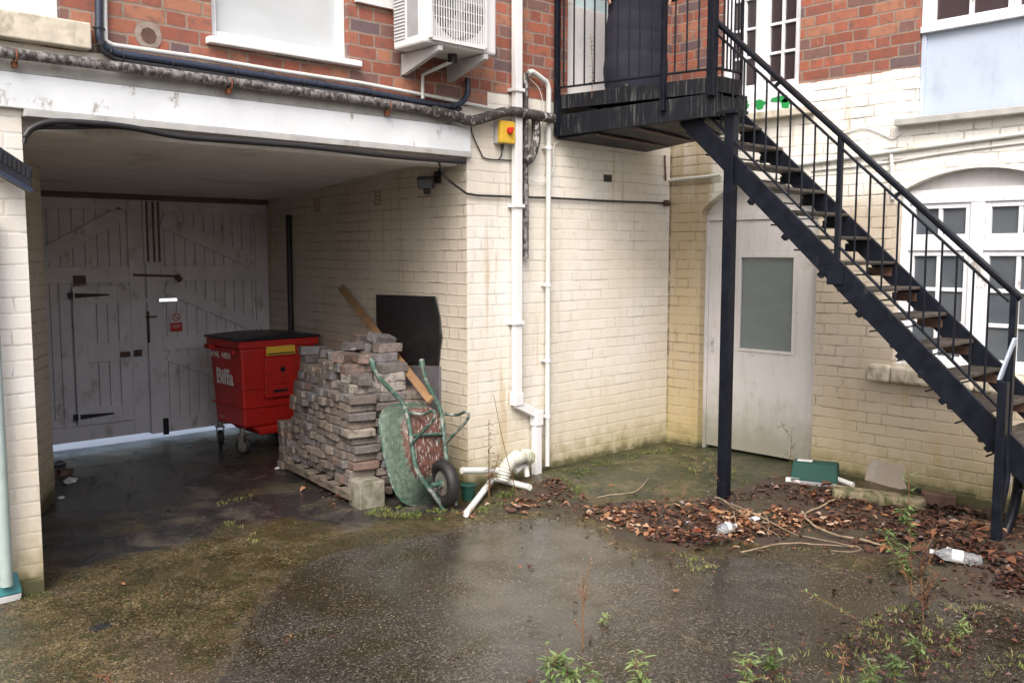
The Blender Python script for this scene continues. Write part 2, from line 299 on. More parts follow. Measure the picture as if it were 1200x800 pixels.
leafmat('moss', [(0.0, (0.035, 0.035, 0.012)), (0.5, (0.07, 0.085, 0.02)), (0.85, (0.12, 0.17, 0.03)), (1.0, (0.22, 0.17, 0.08))], 0.8)
leafmat('dry_stem', [(0.0, (0.07, 0.035, 0.018)), (0.5, (0.16, 0.085, 0.04)), (1.0, (0.34, 0.22, 0.12))], 0.8)
def bottlemat():
    q = NT('clear_plastic'); P = q.pos(); q.b.inputs['Transmission Weight'].default_value = 0.85; q.b.inputs['IOR'].default_value = 1.3
    M['clear_plastic'] = q.out((0.85, 0.9, 0.95), 0.12, q.bump(q.noise(P, 30, 3), 0.9, 0.01))
bottlemat()
def groundmat():
    q = NT('wet_ground'); P = q.pos()
    A = lambda n: q.n('Attribute', attribute_name=n).outputs['Fac']
    n1 = q.noise(P, 0.9, 6, 0.6); n2 = q.noise(P, 3.2, 6, 0.65, 0.4); n3 = q.noise(P, 14, 5, 0.7); n4 = q.noise(P, 75, 3, 0.6); n5 = q.noise(P, 210, 2, 0.5)
    brk = lambda a, k=0.9: q.ss(q.ma('ADD', A(a), q.ma('MULTIPLY', q.ma('SUBTRACT', q.ma('ADD', q.ma('MULTIPLY', n3, 0.6), q.ma('MULTIPLY', n4, 0.4)), 0.5), k*2.2)), 0.36, 0.64)
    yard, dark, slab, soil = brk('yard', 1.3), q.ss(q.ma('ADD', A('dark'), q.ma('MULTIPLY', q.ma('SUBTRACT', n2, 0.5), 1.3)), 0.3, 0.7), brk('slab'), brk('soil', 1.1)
    vor = q.n('TexVoronoi'); vor.inputs['Scale'].default_value = 85; vor.inputs['Randomness'].default_value = 1.0; q.lk(P, vor.inputs['Vector'])
    pv = q.n('SeparateColor'); q.lk(vor.outputs['Color'], pv.inputs[0])
    peb = q.ma('MULTIPLY', q.ss(vor.outputs['Distance'], 0.42, 0.25), q.ma('MULTIPLY', q.ma('GREATER_THAN', pv.outputs[0], 0.80), q.ss(n2, 0.38, 0.6)))
    big = q.noise(P, 0.55, 3, 0.5)
    moss = q.mix(q.ss(n2, 0.35, 0.7), (0.028, 0.022, 0.010), (0.078, 0.059, 0.027))
    moss = q.mix(q.ma('MULTIPLY', q.ss(n3, 0.46, 0.60), 0.9), moss, (0.026, 0.028, 0.009))
    moss = q.mix(q.ma('MULTIPLY', q.ss(q.noise(P, 1.3, 5, .65), 0.52, 0.66), .8), moss, (0.030, 0.026, 0.016))
    moss = q.mix(q.ss(n1, 0.55, 0.68), moss, (0.060, 0.046, 0.034))
    moss = q.mix(q.ma('MULTIPLY', q.ss(n4, 0.55, 0.68), 0.8), moss, (0.19, 0.14, 0.085))
    moss = q.mix(q.ma('MULTIPLY', q.ss(n5, 0.60, 0.75), 0.6), moss, (0.010, 0.009, 0.005))
    conc = q.mix(q.ss(n1, 0.35, 0.7), (0.028, 0.025, 0.020), (0.050, 0.045, 0.040))
    conc = q.mix(q.ma('MULTIPLY', q.ss(n2, 0.46, 0.66), 0.9), conc, (0.026, 0.021, 0.011))
    conc = q.mix(q.ss(big, 0.50, 0.60), conc, (0.024, 0.019, 0.011)); sx_ = q.n('SeparateXYZ'); q.lk(P, sx_.inputs[0]); conc = q.mix(q.ma('MULTIPLY', q.ss(q.ma('ADD', q.ma('SUBTRACT', sx_.outputs[0], sx_.outputs[1]), n1), -.3, .9), .6), conc, (0.020, 0.015, 0.008))
    conc = q.mix(q.ma('MULTIPLY', q.ss(n4, 0.56, 0.70), 0.8), conc, (0.14, 0.115, 0.09))
    conc = q.mix(q.ma('MULTIPLY', q.ss(n5, 0.58, 0.75), 0.6), conc, (0.008, 0.007, 0.006))
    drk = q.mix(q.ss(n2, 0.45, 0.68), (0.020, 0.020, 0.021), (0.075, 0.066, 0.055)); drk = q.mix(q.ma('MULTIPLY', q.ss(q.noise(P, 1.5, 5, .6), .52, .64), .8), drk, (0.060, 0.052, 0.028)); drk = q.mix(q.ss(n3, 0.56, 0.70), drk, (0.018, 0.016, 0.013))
    slb = q.mix(q.ss(n2, 0.40, 0.6), (0.072, 0.060, 0.034), (0.024, 0.026, 0.019)); slb = q.mix(q.ma('MULTIPLY', q.ss(n3, 0.44, 0.60), 0.85), slb, (0.022, 0.034, 0.008))
    sol = q.mix(n3, (0.022, 0.016, 0.012), (0.075, 0.052, 0.036)); sol = q.mix(q.ss(n1, .48, .6), sol, (0.050, 0.046, 0.028))
    c = q.mix(yard, moss, conc)
    v2 = q.n('TexVoronoi'); v2.inputs['Scale'].default_value = 105; q.lk(q.scale(P, 1, 1, 1), v2.inputs['Vector']); pv2 = q.n('SeparateColor'); q.lk(v2.outputs['Color'], pv2.inputs[0])
    grit = q.ma('POWER', pv2.outputs[0], 2.2); gam = q.ss(q.noise(P, 1.7, 4, .6), 0.30, 0.60)
    gcol = q.ma('ADD', 0.55, q.ma('MULTIPLY', grit, 2.3)); gm = q.n('CombineXYZ'); [q.lk(gcol, gm.inputs[i]) for i in range(3)]
    c = q.mix(q.ma('MULTIPLY', gam, 0.85), c, q.mix(1.0, c, gm.outputs[0], 'MULTIPLY'))
    c = q.mix(q.ma('MULTIPLY', peb, 0.8), c, q.mix(pv.outputs[1], (0.14, 0.11, 0.075), (0.36, 0.33, 0.29)))
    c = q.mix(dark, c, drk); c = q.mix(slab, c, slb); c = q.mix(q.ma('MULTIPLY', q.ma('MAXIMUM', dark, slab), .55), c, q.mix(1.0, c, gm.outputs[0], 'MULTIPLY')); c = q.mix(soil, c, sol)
    edge = A('edge'); c = q.mix(q.ma('MULTIPLY', edge, q.ma('MULTIPLY', q.ss(n3, 0.45, 0.62), q.ss(n2, 0.35, 0.55))), c, (0.13, 0.105, 0.065))
    # far away, beyond the gate, plain pale paving
    out_ = A('street'); c = q.mix(out_, c, (0.75, 0.75, 0.74))
    wet = q.ss(q.ma('ADD', q.ma('MULTIPLY', n1, 0.6), q.ma('MULTIPLY', n2, 0.4)), 0.42, 0.56)
    ry = q.ma('ADD', 0.08, q.ma('MULTIPLY', wet, 0.17)); rm = q.ma('ADD', 0.18, q.ma('MULTIPLY', wet, 0.30)); rd = q.ma('ADD', 0.09, q.ma('MULTIPLY', wet, 0.26))
    def fm(f, a, b):
        nd = q.n('Mix', data_type='FLOAT'); q.put(nd.inputs[0], f); q.put(nd.inputs[2], a); q.put(nd.inputs[3], b); return nd.outputs[0]
    r = fm(yard, rm, ry); r = fm(dark, r, rd); r = fm(slab, r, q.ma('ADD', 0.22, q.ma('MULTIPLY', n3, 0.4))); r = fm(soil, r, 0.75); r = fm(out_, r, 0.6)
    bs = q.ma('ADD', q.ma('MULTIPLY', n4, 0.45), q.ma('ADD', q.ma('MULTIPLY', peb, 0.5), q.ma('MULTIPLY', n3, 0.8)))
    bs = q.ma('ADD', bs, q.ma('MULTIPLY', n5, 0.25))
    q.b.inputs['Coat Weight'].default_value = 0.0
    bs = q.ma('MULTIPLY', bs, q.ma('SUBTRACT', 1.0, q.ma('MULTIPLY', yard, 0.68)))
    nb = q.bump(bs, 0.8, 0.008)
    # a thin film of water: smoother coat above the rough concrete
    q.lk(fm(soil, fm(yard, q.ma('MULTIPLY', q.ma('SUBTRACT', 1.0, wet), 0.14), q.ma('ADD', 0.12, q.ma('MULTIPLY', q.ma('SUBTRACT', 1.0, wet), 0.5))), 0.0), q.b.inputs['Coat Weight'])
    q.b.inputs['Coat Roughness'].default_value = 0.10; q.b.inputs['Coat IOR'].default_value = 1.33
    cb = q.bump(q.ma('ADD', n3, q.ma('MULTIPLY', n4, 0.6)), 0.5, 0.004); q.lk(cb, q.b.inputs['Coat Normal'])
    M['wet_ground'] = q.out(c, r, nb, spec=0.42)
groundmat()
# ------------------------------------------------------------------ mesh helpers
def worldloc(o):
    v = Vector((0, 0, 0))
    while o is not None: v += o.location; o = o.parent
    return v
class MB:
    def __init__(s): s.v = []; s.f = []; s.sm = []; s.t = []
    def add(s, vs, fs, smooth=False, tint=0.5):
        n = len(s.v); s.v += [tuple(p) for p in vs]; s.f += [tuple(i+n for i in f) for f in fs]; s.sm += [smooth]*len(fs); s.t += [tint]*len(fs); return s
    def box(s, x0, x1, y0, y1, z0, z1):
        return s.hexa([(x0, y0, z0), (x1, y0, z0), (x1, y1, z0), (x0, y1, z0), (x0, y0, z1), (x1, y0, z1), (x1, y1, z1), (x0, y1, z1)])
    def hexa(s, c):
        return s.add(c, [(0, 3, 2, 1), (4, 5, 6, 7), (0, 1, 5, 4), (1, 2, 6, 5), (2, 3, 7, 6), (3, 0, 4, 7)])
    def obox(s, c, ax, ay, az, hx, hy, hz):
        c = Vector(c); ax, ay, az = Vector(ax), Vector(ay), Vector(az); q = []
        for dz in (-1, 1):
            for dx, dy in ((-1, -1), (1, -1), (1, 1), (-1, 1)): q.append(c+ax*hx*dx+ay*hy*dy+az*hz*dz)
        return s.hexa(q)
    def bar(s, a, b, wd, th, side=(0, 0, 1)):
        """rectangular bar from a to b; wd measured along `side`"""
        a, b = Vector(a), Vector(b); d = (b-a); L = d.length; d.normalize(); sd_ = Vector(side); sd_ = (sd_-d*sd_.dot(d)).normalized(); t = d.cross(sd_)
        return s.obox((a+b)/2, d, sd_, t, L/2, wd/2, th/2)
    def tube(s, pts, r, seg=10, caps=True, smooth=True):
        pts = [Vector(p) for p in pts]; n = len(pts); rs = r if isinstance(r, (list, tuple)) else [r]*n
        vs = []; fs = []; prev = None
        for i, p in enumerate(pts):
            d = (pts[min(i+1, n-1)]-pts[max(i-1, 0)]).normalized()
            if prev is None:
                prev = d.orthogonal().normalized()
            prev = (prev-d*prev.dot(d)).normalized(); q = d.cross(prev)
            for k in range(seg):
                a = 2*math.pi*k/seg; vs.append(p+(prev*math.cos(a)+q*math.sin(a))*rs[i])
        for i in range(n-1):
            for k in range(seg): fs.append((i*seg+k, i*seg+(k+1) % seg, (i+1)*seg+(k+1) % seg, (i+1)*seg+k))
        s.add(vs, fs, smooth)
        if caps: s.add([vs[k] for k in range(seg)], [tuple(range(seg-1, -1, -1))]); s.add([vs[(n-1)*seg+k] for k in range(seg)], [tuple(range(seg))])
        return s
    def cyl(s, a, b, r, seg=16, r2=None):
        return s.tube([a, b], [r, r if r2 is None else r2], seg)
    def prism(s, poly, vec):
        vec = Vector(vec); n = len(poly); vs = [Vector(p) for p in poly]+[Vector(p)+vec for p in poly]
        return s.add(vs, [tuple(range(n-1, -1, -1)), tuple(range(n, 2*n))]+[(i, (i+1) % n, n+(i+1) % n, n+i) for i in range(n)])
    def ring(s, c, axis, R_, r, seg=32, s2=10):
        c = Vector(c); ax = Vector(axis).normalized(); u = ax.orthogonal().normalized(); w_ = ax.cross(u); vs = []; fs = []
        for i in range(seg):
            a = 2*math.pi*i/seg; d = u*math.cos(a)+w_*math.sin(a)
            for k in range(s2):
                b = 2*math.pi*k/s2; vs.append(c+d*(R_+r*math.cos(b))+ax*r*math.sin(b)*1.15)
        for i in range(seg):
            for k in range(s2): fs.append((i*s2+k, ((i+1) % seg)*s2+k, ((i+1) % seg)*s2+(k+1) % s2, i*s2+(k+1) % s2))
        return s.add(vs, fs, True)
    def leaf(s, c, d, n, L, W, tint, curl=0.2):
        c = Vector(c); d = Vector(d).normalized(); n = Vector(n); n = (n-d*n.dot(d)).normalized(); t = d.cross(n)
        vs = [c, c+d*L*.35+t*W*.5+n*curl*W, c+d*L*.75+t*W*.35+n*curl*W*.6, c+d*L-n*curl*L*.4, c+d*L*.75-t*W*.35+n*curl*W*.6, c+d*L*.35-t*W*.5+n*curl*W, c+d*L*.5]
        return s.add(vs, [(0, 1, 6), (1, 2, 6), (2, 3, 6), (3, 4, 6), (4, 5, 6), (5, 0, 6)], False, tint)
    def build(s, name, mat, parent=None, bevel=0.0, local=False, uvrot=False):
        off = Vector((0, 0, 0)) if (parent is None or local) else worldloc(parent)
        me = bpy.data.meshes.new(name); me.from_pydata([tuple(Vector(p)-off) for p in s.v], [], s.f)
        me.polygons.foreach_set('use_smooth', s.sm); me.update()
        at = me.attributes.new('tint', 'FLOAT', 'FACE'); at.data.foreach_set('value', s.t)
        uvl = me.uv_layers.new(name='UVMap'); vv = s.v
        for p in me.polygons:
            nx, ny, nz = abs(p.normal.x), abs(p.normal.y), abs(p.normal.z)
            for li in p.loop_indices:
                x, y, z = vv[me.loops[li].vertex_index]
                if nz > nx and nz > ny: uv = (x, y)
                elif nx > ny: uv = (y+0.1, z)
                else: uv = (x, z)
                uvl.data[li].uv = uv
        me.materials.append(M[mat] if isinstance(mat, str) else mat)
        o = bpy.data.objects.new(name, me); COL.objects.link(o)
        if parent is not None: o.parent = parent
        if bevel:
            b = o.modifiers.new('bevel', 'BEVEL'); b.width = bevel; b.segments = 2; b.limit_method = 'ANGLE'; b.angle_limit = R(35)
        return o
def tag(o, label=None, cat=None, group=None, kind=None):
    if label: o['label'] = label
    if cat: o['category'] = cat
    if group: o['group'] = group
    if kind: o['kind'] = kind
    return o
def thing(name, label, cat, loc=(0, 0, 0), group=None):
    o = bpy.data.objects.new(name, None); COL.objects.link(o); o.location = loc; o.empty_display_size = 0.1
    return tag(o, label, cat, group)
def copy_tree(o, parent=None):
    c = o.copy(); COL.objects.link(c); c.parent = parent
    for ch in list(o.children): copy_tree(ch, c)
    return c
def smooth_path(pts, n=8):
    pts = [Vector(p) for p in pts]; out = []
    P = [pts[0]*2-pts[1]]+pts+[pts[-1]*2-pts[-2]]
    for i in range(1, len(P)-2):
        for k in range(n):
            t = k/n; a, b, c, d = P[i-1], P[i], P[i+1], P[i+2]
            out.append(0.5*((2*b)+(c-a)*t+(2*a-5*b+4*c-d)*t*t+(3*b-a-3*c+d)*t**3))
    out.append(pts[-1]); return out
# ------------------------------------------------------------------ ground
def inpoly(x, y, poly):
    c = False; n = len(poly)
    for i in range(n):
        x1, y1 = poly[i]; x2, y2 = poly[i-1]
        if (y1 > y) != (y2 > y) and x < (x2-x1)*(y-y1)/(y2-y1)+x1: c = not c
    return c
def pdist(x, y, poly):
    best = 1e9; n = len(poly)
    for i in range(n):
        x1, y1 = poly[i-1]; x2, y2 = poly[i]; dx, dy = x2-x1, y2-y1; L = dx*dx+dy*dy or 1e-9
        t = max(0, min(1, ((x-x1)*dx+(y-y1)*dy)/L)); d = math.hypot(x-x1-dx*t, y-y1-dy*t); best = min(best, d)
    return -best if inpoly(x, y, poly) else best
def gp(lst): return [tuple(PG(*q)[:2]) for q in lst]
yard_poly = gp([(318, 690), (345, 668), (390, 650), (440, 637), (505, 625), (560, 612), (640, 606), (690, 618), (720, 642), (765, 655), (880, 650), (1000, 668), (1200, 712)])+[(-3.6, -9), (-9, -9)]+gp([(250, 800), (290, 730)])
litter_poly = gp([(540, 607), (590, 592), (615, 572), (650, 560), (700, 592), (790, 590), (850, 578), (905, 566), (935, 556), (1000, 575), (1160, 598), (1230, 612), (1230, 720), (1120, 690), (1050, 665), (960, 640), (880, 640), (770, 648), (730, 635), (700, 612), (640, 602), (590, 604)])
slab_poly = [(0.2, 0.2), (-1.75, 0.2), (-1.75, -0.15)]+gp([(690, 580), (790, 592), (850, 585), (960, 575)])+[(0.2, -2.0)]
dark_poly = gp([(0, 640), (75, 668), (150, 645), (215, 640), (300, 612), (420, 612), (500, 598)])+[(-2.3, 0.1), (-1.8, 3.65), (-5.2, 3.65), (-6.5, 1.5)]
LINES = [gp(l) for l in ([(700, 700), (760, 722), (830, 752), (900, 792)], [(905, 655), (1000, 672), (1100, 700), (1200, 722)], [(875, 690), (960, 702), (1060, 716)], [(255, 655), (205, 675), (150, 676)])]
def ldist(x, y, l):
    b = 9
    for i in range(1, len(l)):
        x1, y1 = l[i-1]; x2, y2 = l[i]; dx, dy = x2-x1, y2-y1; t = max(0, min(1, ((x-x1)*dx+(y-y1)*dy)/(dx*dx+dy*dy))); b = min(b, math.hypot(x-x1-dx*t, y-y1-dy*t))
    return b
def build_ground():
    def axis(lo, hi, a, b, st):
        o = [-150, -60, -30, -18, -13]; o = [v for v in o if v < lo-1]+[lo-1.5, lo-.5]
        v = lo
        while v < hi: o.append(v); v += st
        return o+[hi, hi+.6, hi+1.8, hi+5, hi+12, hi+30, 60, 150]
    xs = axis(-6.6, 0.0, 0, 0, 0.035); ys = axis(-5.2, 3.9, 0, 0, 0.035)
    vs = []; A = {k: [] for k in ('yard', 'dark', 'slab', 'soil', 'edge', 'street')}
    for y in ys:
        for x in xs:
            near = -6.7 < x < 0.1 and -5.3 < y < 4.0
            n = noise.noise(Vector((x*2.2, y*2.2, 0)))*0.10+noise.noise(Vector((x*7, y*7, 3)))*0.04
            if near or (x < 1 and y < 4):
                dy = pdist(x, y, yard_poly)+n*0.35; dd = pdist(x, y, dark_poly)+n*2.5; dl = pdist(x, y, litter_poly)+n*1.3; ds = pdist(x, y, slab_poly)+n
            else: dy = dd = dl = ds = 1
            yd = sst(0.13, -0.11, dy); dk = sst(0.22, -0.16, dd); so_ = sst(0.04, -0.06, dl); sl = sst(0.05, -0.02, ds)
            z = gz(x, y)
            if near:
                z += noise.noise(Vector((x*5, y*5, 1)))*0.004+noise.noise(Vector((x*1.1, y*1.1, 5)))*0.008
                z += 0.020*so_*(1+noise.noise(Vector((x*9, y*9, 2)))) - 0.012*yd
            if y > 3.75: z = -0.004
            vs.append((x, y, z)); A['yard'].append(yd); A['dark'].append(dk); A['soil'].append(so_*0.95); A['slab'].append(sl)
            A['edge'].append(math.exp(-((dy-0.0)/0.020)**2)*(0 if dk > .5 or so_ > .3 else 1)*(0.35+0.65*max(0, min(1, 0.5+noise.noise(Vector((x*1.5, y*1.5, 9)))*1.5))))
            if near:
                ll = min(ldist(x, y, l) for l in LINES)+n*.12; A['edge'][-1] = max(A['edge'][-1], .75*math.exp(-(ll/.022)**2))
            A['street'].append(1.0 if y > 3.70 else 0.0)
    nx = len(xs); fs = [(j*nx+i, j*nx+i+1, (j+1)*nx+i+1, (j+1)*nx+i) for j in range(len(ys)-1) for i in range(nx-1)]
    me = bpy.data.meshes.new('ground'); me.from_pydata(vs, [], fs); me.polygons.foreach_set('use_smooth', [True]*len(fs)); me.update()
    for k, v in A.items(): me.attributes.new(k, 'FLOAT', 'POINT').data.foreach_set('value', v)
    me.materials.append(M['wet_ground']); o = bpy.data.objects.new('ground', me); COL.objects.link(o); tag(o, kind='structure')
build_ground()
# ------------------------------------------------------------------ the building
bld = thing('building', 'cream painted brick building with red brick upper storey round two sides of the yard', 'building', (0, 0, 0))
def cells(plane, thick, ur, zr, holes, name, mat):
    """wall sheet with rectangular openings; plane 'y': front face y=0, plane 'x': front face x=0"""
    us = sorted(set([ur[0], ur[1]]+[h[i] for h in holes for i in (0, 1)])); zs = sorted(set([zr[0], zr[1]]+[h[i] for h in holes for i in (2, 3)]))
    us = [u for u in us if ur[0] <= u <= ur[1]]; zs = [z for z in zs if zr[0] <= z <= zr[1]]
    def solid(i, j):
        if i < 0 or j < 0 or i >= len(us)-1 or j >= len(zs)-1: return False
        cu, cz = (us[i]+us[i+1])/2, (zs[j]+zs[j+1])/2
        return not any(h[0] < cu < h[1] and h[2] < cz < h[3] for h in holes)
    P = (lambda u, t, z: (u, t, z)) if plane == 'y' else (lambda u, t, z: (t, u, z))
    m = MB()
    for i in range(len(us)-1):
        for j in range(len(zs)-1):
            if not solid(i, j): continue
            a, b, c, d = us[i], us[i+1], zs[j], zs[j+1]
            m.add([P(a, 0, c), P(b, 0, c), P(b, 0, d), P(a, 0, d)], [(0, 1, 2, 3) if plane == 'y' else (3, 2, 1, 0)])
            m.add([P(a, thick, c), P(b, thick, c), P(b, thick, d), P(a, thick, d)], [(3, 2, 1, 0) if plane == 'y' else (0, 1, 2, 3)])
            if not solid(i-1, j): m.add([P(a, 0, c), P(a, thick, c), P(a, thick, d), P(a, 0, d)], [(0, 3, 2, 1)])
            if not solid(i+1, j): m.add([P(b, 0, c), P(b, thick, c), P(b, thick, d), P(b, 0, d)], [(0, 1, 2, 3)])
            if not solid(i, j-1): m.add([P(a, 0, c), P(b, 0, c), P(b, thick, c), P(a, thick, c)], [(0, 1, 2, 3)])
            if not solid(i, j+1): m.add([P(a, 0, d), P(b, 0, d), P(b, thick, d), P(a, thick, d)], [(0, 3, 2, 1)])
    if plane == 'y': m.v = [(-2.355, y, z) if abs(x+2.40) < 1e-4 and y > .3 and z < 2.51 else (x, y, z) for x, y, z in m.v]
    return m.build(name, mat, bld)
TOP = 6.6
# left wall (faces the camera from the left), passage opening under the beam
HA = [(-5.37, -2.40, -0.3, 2.50), (-4.33, -3.40, 3.02, 4.6), (-7.0, -5.16, 3.005, 4.6), (-1.345, -0.42, 3.04, 5.1)]
cells('y', 0.33, (-9.5, 0.0), (-0.3, TOP), HA, 'wall', 'cream_wall_left')
# right wall (faces left)
HB = [(-1.468, -0.35, 0.0, 2.41), (-3.20, -2.105, 0.97, 2.40), (-1.262, -0.535, 3.135, 4.9), (-4.6, -2.215, 2.775, 4.8)]
cells('x', 0.33, (-9.5, 0.33), (-0.3, TOP), HB, 'wall', 'cream_wall_right')
def spandrel(y0, y1, zs, zt, top, name='arch_infill', n=16, mat='cream_wall_right'):
    c = (y0+y1)/2; h = zt-zs; w_ = (y1-y0)/2; Rr = (w_*w_+h*h)/(2*h); cz = zt-Rr
    a0 = math.asin(w_/Rr); pts = []
    for i in range(n+1):
        a = -a0+2*a0*i/n; pts.append((c+Rr*math.sin(a), cz+Rr*math.cos(a)))
    m = MB()
    for i in range(n):
        (ya, za), (yb, zb) = pts[i], pts[i+1]
        m.add([(0, ya, za), (0, yb, zb), (0, yb, top), (0, ya, top)], [(3, 2, 1, 0)])
        m.add([(0, ya, za), (0, yb, zb), (0.33, yb, zb), (0.33, ya, za)], [(0, 1, 2, 3)])
    m.build(name, mat, bld); return pts
archW = spandrel(-3.20, -2.105, 2.245, 2.396, 2.40)
archD = spandrel(-1.468, -0.35, 2.17, 2.405, 2.41)
# raised arch ring of painted bricks round both openings (proud of the wall)
def archring(pts, name):
    m = MB(); c = Vector((0, (pts[0][0]+pts[-1][0])/2, pts[0][1]-1.0))
    for i in range(len(pts)-1):
        (ya, za), (yb, zb) = pts[i], pts[i+1]
        da = Vector((0, ya-c.y, za-c.z)).normalized(); db = Vector((0, yb-c.y, zb-c.z)).normalized()
        g = 0.06
        A0 = Vector((0, ya, za)).lerp(Vector((0, yb, zb)), g); B0 = Vector((0, ya, za)).lerp(Vector((0, yb, zb)), 1-g)
        h = 0.215+random.uniform(-.006, .006); x0 = -0.008+random.uniform(-.002, .002)
        q = [A0, B0, B0+db*h, A0+da*h]
        m.prism([Vector((x0, p.y, p.z)) for p in q], (0.012, 0, 0))
    m.build(name, 'cream_wall_right', bld, bevel=0.003)
# passage walls and ceiling, rooms above
m = MB()
a, b = RW0, RW1+RWD*0.15
m.prism([a+RWN*.003+RWD*0.003, b+RWN*.003, b+Vector((2.3, 0, 0)), Vector((-0.02, 0.34, 0)), Vector((-2.2, 0.32, 0)), Vector((-2.39, 0.004, 0))], (0, 0, 2.9))
m.v = [(x, y, z-0.2) for x, y, z in m.v]
m.build('passage_wall', 'shaded_cream_paint', bld)
m = MB(); m.prism([(-5.37, 0.335, -.2), (-5.0, 1.45, -.2), (-4.734, 1.925, -.2), (-4.734, 3.8, -.2), (-6.6, 3.8, -.2), (-6.6, 0.335, -.2)], (0, 0, 2.9)); m.build('passage_wall', 'shaded_cream_paint', bld)
m = MB(); m.hexa([(-6.6, 0.335, 2.50), (0, 0.335, 2.50), (0, 3.95, 2.335), (-6.6, 3.95, 2.335), (-6.6, 0.335, 2.69), (0, 0.335, 2.69), (0, 3.95, 2.69), (-6.6, 3.95, 2.69)]); m.build('ceiling', 'ceiling_paint', bld)
m = MB(); m.box(-9.5, 0.32, 0.34, 3.95, 2.70, TOP); m.box(0.34, 4.0, -9.5, 3.95, -0.2, TOP); m.box(-2.0+0.3, 0.3, 0.35, 3.95, -.2, 2.3); m.box(-9.5, -6.62, 0.34, 3.95, -.2, 2.69); m.build('rear_mass', 'ac_dark', bld)
m = MB(); m.box(-9.7, 4.1, -0.12, 4.0, TOP+.002, TOP+.14); m.box(-0.12, 4.1, -9.6, -0.13, TOP+.002, TOP+.14); m.build('roof', 'roof_slate', bld)
# lintel beam over the passage
m = MB(); m.box(-9.0, -2.392, -0.035, -0.002, 2.53, 2.705)
m.build('lintel_beam', 'white_beam_paint', bld, bevel=0.004)
m = MB(); m.box(-5.365, -2.392, -0.05, 0.10, 2.492, 2.527); m.build('beam_flange', 'grey_soffit', bld, bevel=0.003)
m = MB(); m.box(-5.365, -2.402, 0.11, 0.33, 2.44, 2.496); m.build('beam_flange', 'ceiling_paint', bld, bevel=0.003)
m = MB(); m.box(-9.0, -2.55, -0.02, -0.002, 2.708, 2.79); m.build('render_band', 'grey_sill', bld, bevel=0.004)
# unseen brick walls added behind and left of the camera to shut off low sky
painted_wall('blocker_brick', (0.3, 0.2, 0.15), (0.3, 0.2, 0.15), brick_above=-1.0)
m = MB(); m.box(-15.3, 9.0, -13.3, -13.0, -.3, 3.6); tag(m.build('sky_blocker_wall', 'blocker_brick'), 'unseen red brick wall added behind the viewer to block the low sky', 'wall')
m = MB(); m.box(-15.3, -15.0, -12.99, 12.0, -.3, 3.6); tag(m.build('sky_blocker_wall', 'blocker_brick'), 'unseen red brick wall added on the left to block the low sky', 'wall')
# ---- windows -----------------------------------------------------------------
def pane_grid(parent, plane, u0, u1, z0, z1, cols, rows, dep, bar, gmat, fmat, fr=0.05, fd=0.05):
    """sash: frame, glazing bars as sub-parts of the window"""
    P = (lambda a, b, c, d, e, f: (c, d, a, b, e, f)) if plane == 'x' else (lambda a, b, c, d, e, f: (a, b, c, d, e, f))
    m = MB()
    def bx(ua, ub, za, zb, da, db): m.box(*P(ua, ub, da, db, za, zb))
    bx(u0, u0+fr, z0, z1, dep, dep+fd); bx(u1-fr, u1, z0, z1, dep, dep+fd)
    bx(u0+fr+.0005, u1-fr-.0005, z0, z0+fr*1.15, dep+.001, dep+fd); bx(u0+fr+.0005, u1-fr-.0005, z1-fr, z1, dep+.001, dep+fd)
    iu0, iu1, iz0, iz1 = u0+fr, u1-fr, z0+fr*1.15, z1-fr
    for i in range(1, cols):
        c = iu0+(iu1-iu0)*i/cols; bx(c-bar/2, c+bar/2, iz0, iz1, dep+.006, dep+fd-.004)
    for j in range(1, rows):
        c = iz0+(iz1-iz0)*j/rows; bx(iu0, iu1, c-bar/2, c+bar/2, dep+.010, dep+fd-.008)
    m.build('frame', fmat, parent, bevel=0.003)
    g = MB(); du = (iu1-iu0)/cols; dz = (iz1-iz0)/rows
    for i in range(cols):
        for j in range(rows):
            g = MB(); tl = random.uniform(-.002, .002)
            g.box(*P(iu0+du*i+.001, iu0+du*(i+1)-.001, dep+fd*.55+tl, dep+fd*.65+tl, iz0+dz*j+.001, iz0+dz*(j+1)-.001)); g.build('pane', gmat, parent)
def window(nm='window'):
    o = bpy.data.objects.new(nm, None); COL.objects.link(o); o.parent = bld; o.empty_display_size = .1; return o
# arched window, two casements with top lights
wn = window('arched_window')
m = MB(); m.box(0.06, 0.15, -3.20, -3.15, 0.97, 2.25); m.box(0.06, 0.15, -2.165, -2.106, 0.97, 2.25); m.box(0.06, 0.15, -2.695, -2.60, 0.97, 2.16)
m.box(0.061, 0.15, -3.149, -2.166, 2.162, 2.26); m.box(0.061, 0.15, -3.149, -2.696, 1.82, 1.895); m.box(0.061, 0.15, -2.599, -2.166, 1.82, 1.895); m.box(0.055, 0.16, -3.149, -2.166, 0.971, 1.01)
m.build('frame', 'white_wood', wn, bevel=0.004)
m = MB(); m.prism([(0.09, y, z) for y, z in archW]+[(0.09, -2.105, 2.20), (0.09, -3.20, 2.20)], (0.02, 0, 0)); m.build('arch_board', 'door_paint', wn)
for (ya, yb) in ((-3.148, -2.697), (-2.598, -2.167)):
    pane_grid(wn, 'x', ya, yb, 1.897, 2.16, 2, 1, 0.075, 0.028, 'dark_glass', 'white_wood', 0.036)
    pane_grid(wn, 'x', ya, yb, 1.012, 1.818, 2, 3, 0.075, 0.028, 'dark_glass', 'white_wood', 0.036)
m = MB(); yy = -3.32
while yy < -1.96:
    m.box(-0.075, 0.06, yy, min(yy+.30, -1.94)-.004, 0.835, 0.965); yy += .30
m.build('stone_sill', 'stone_sill', bld, bevel=0.022)
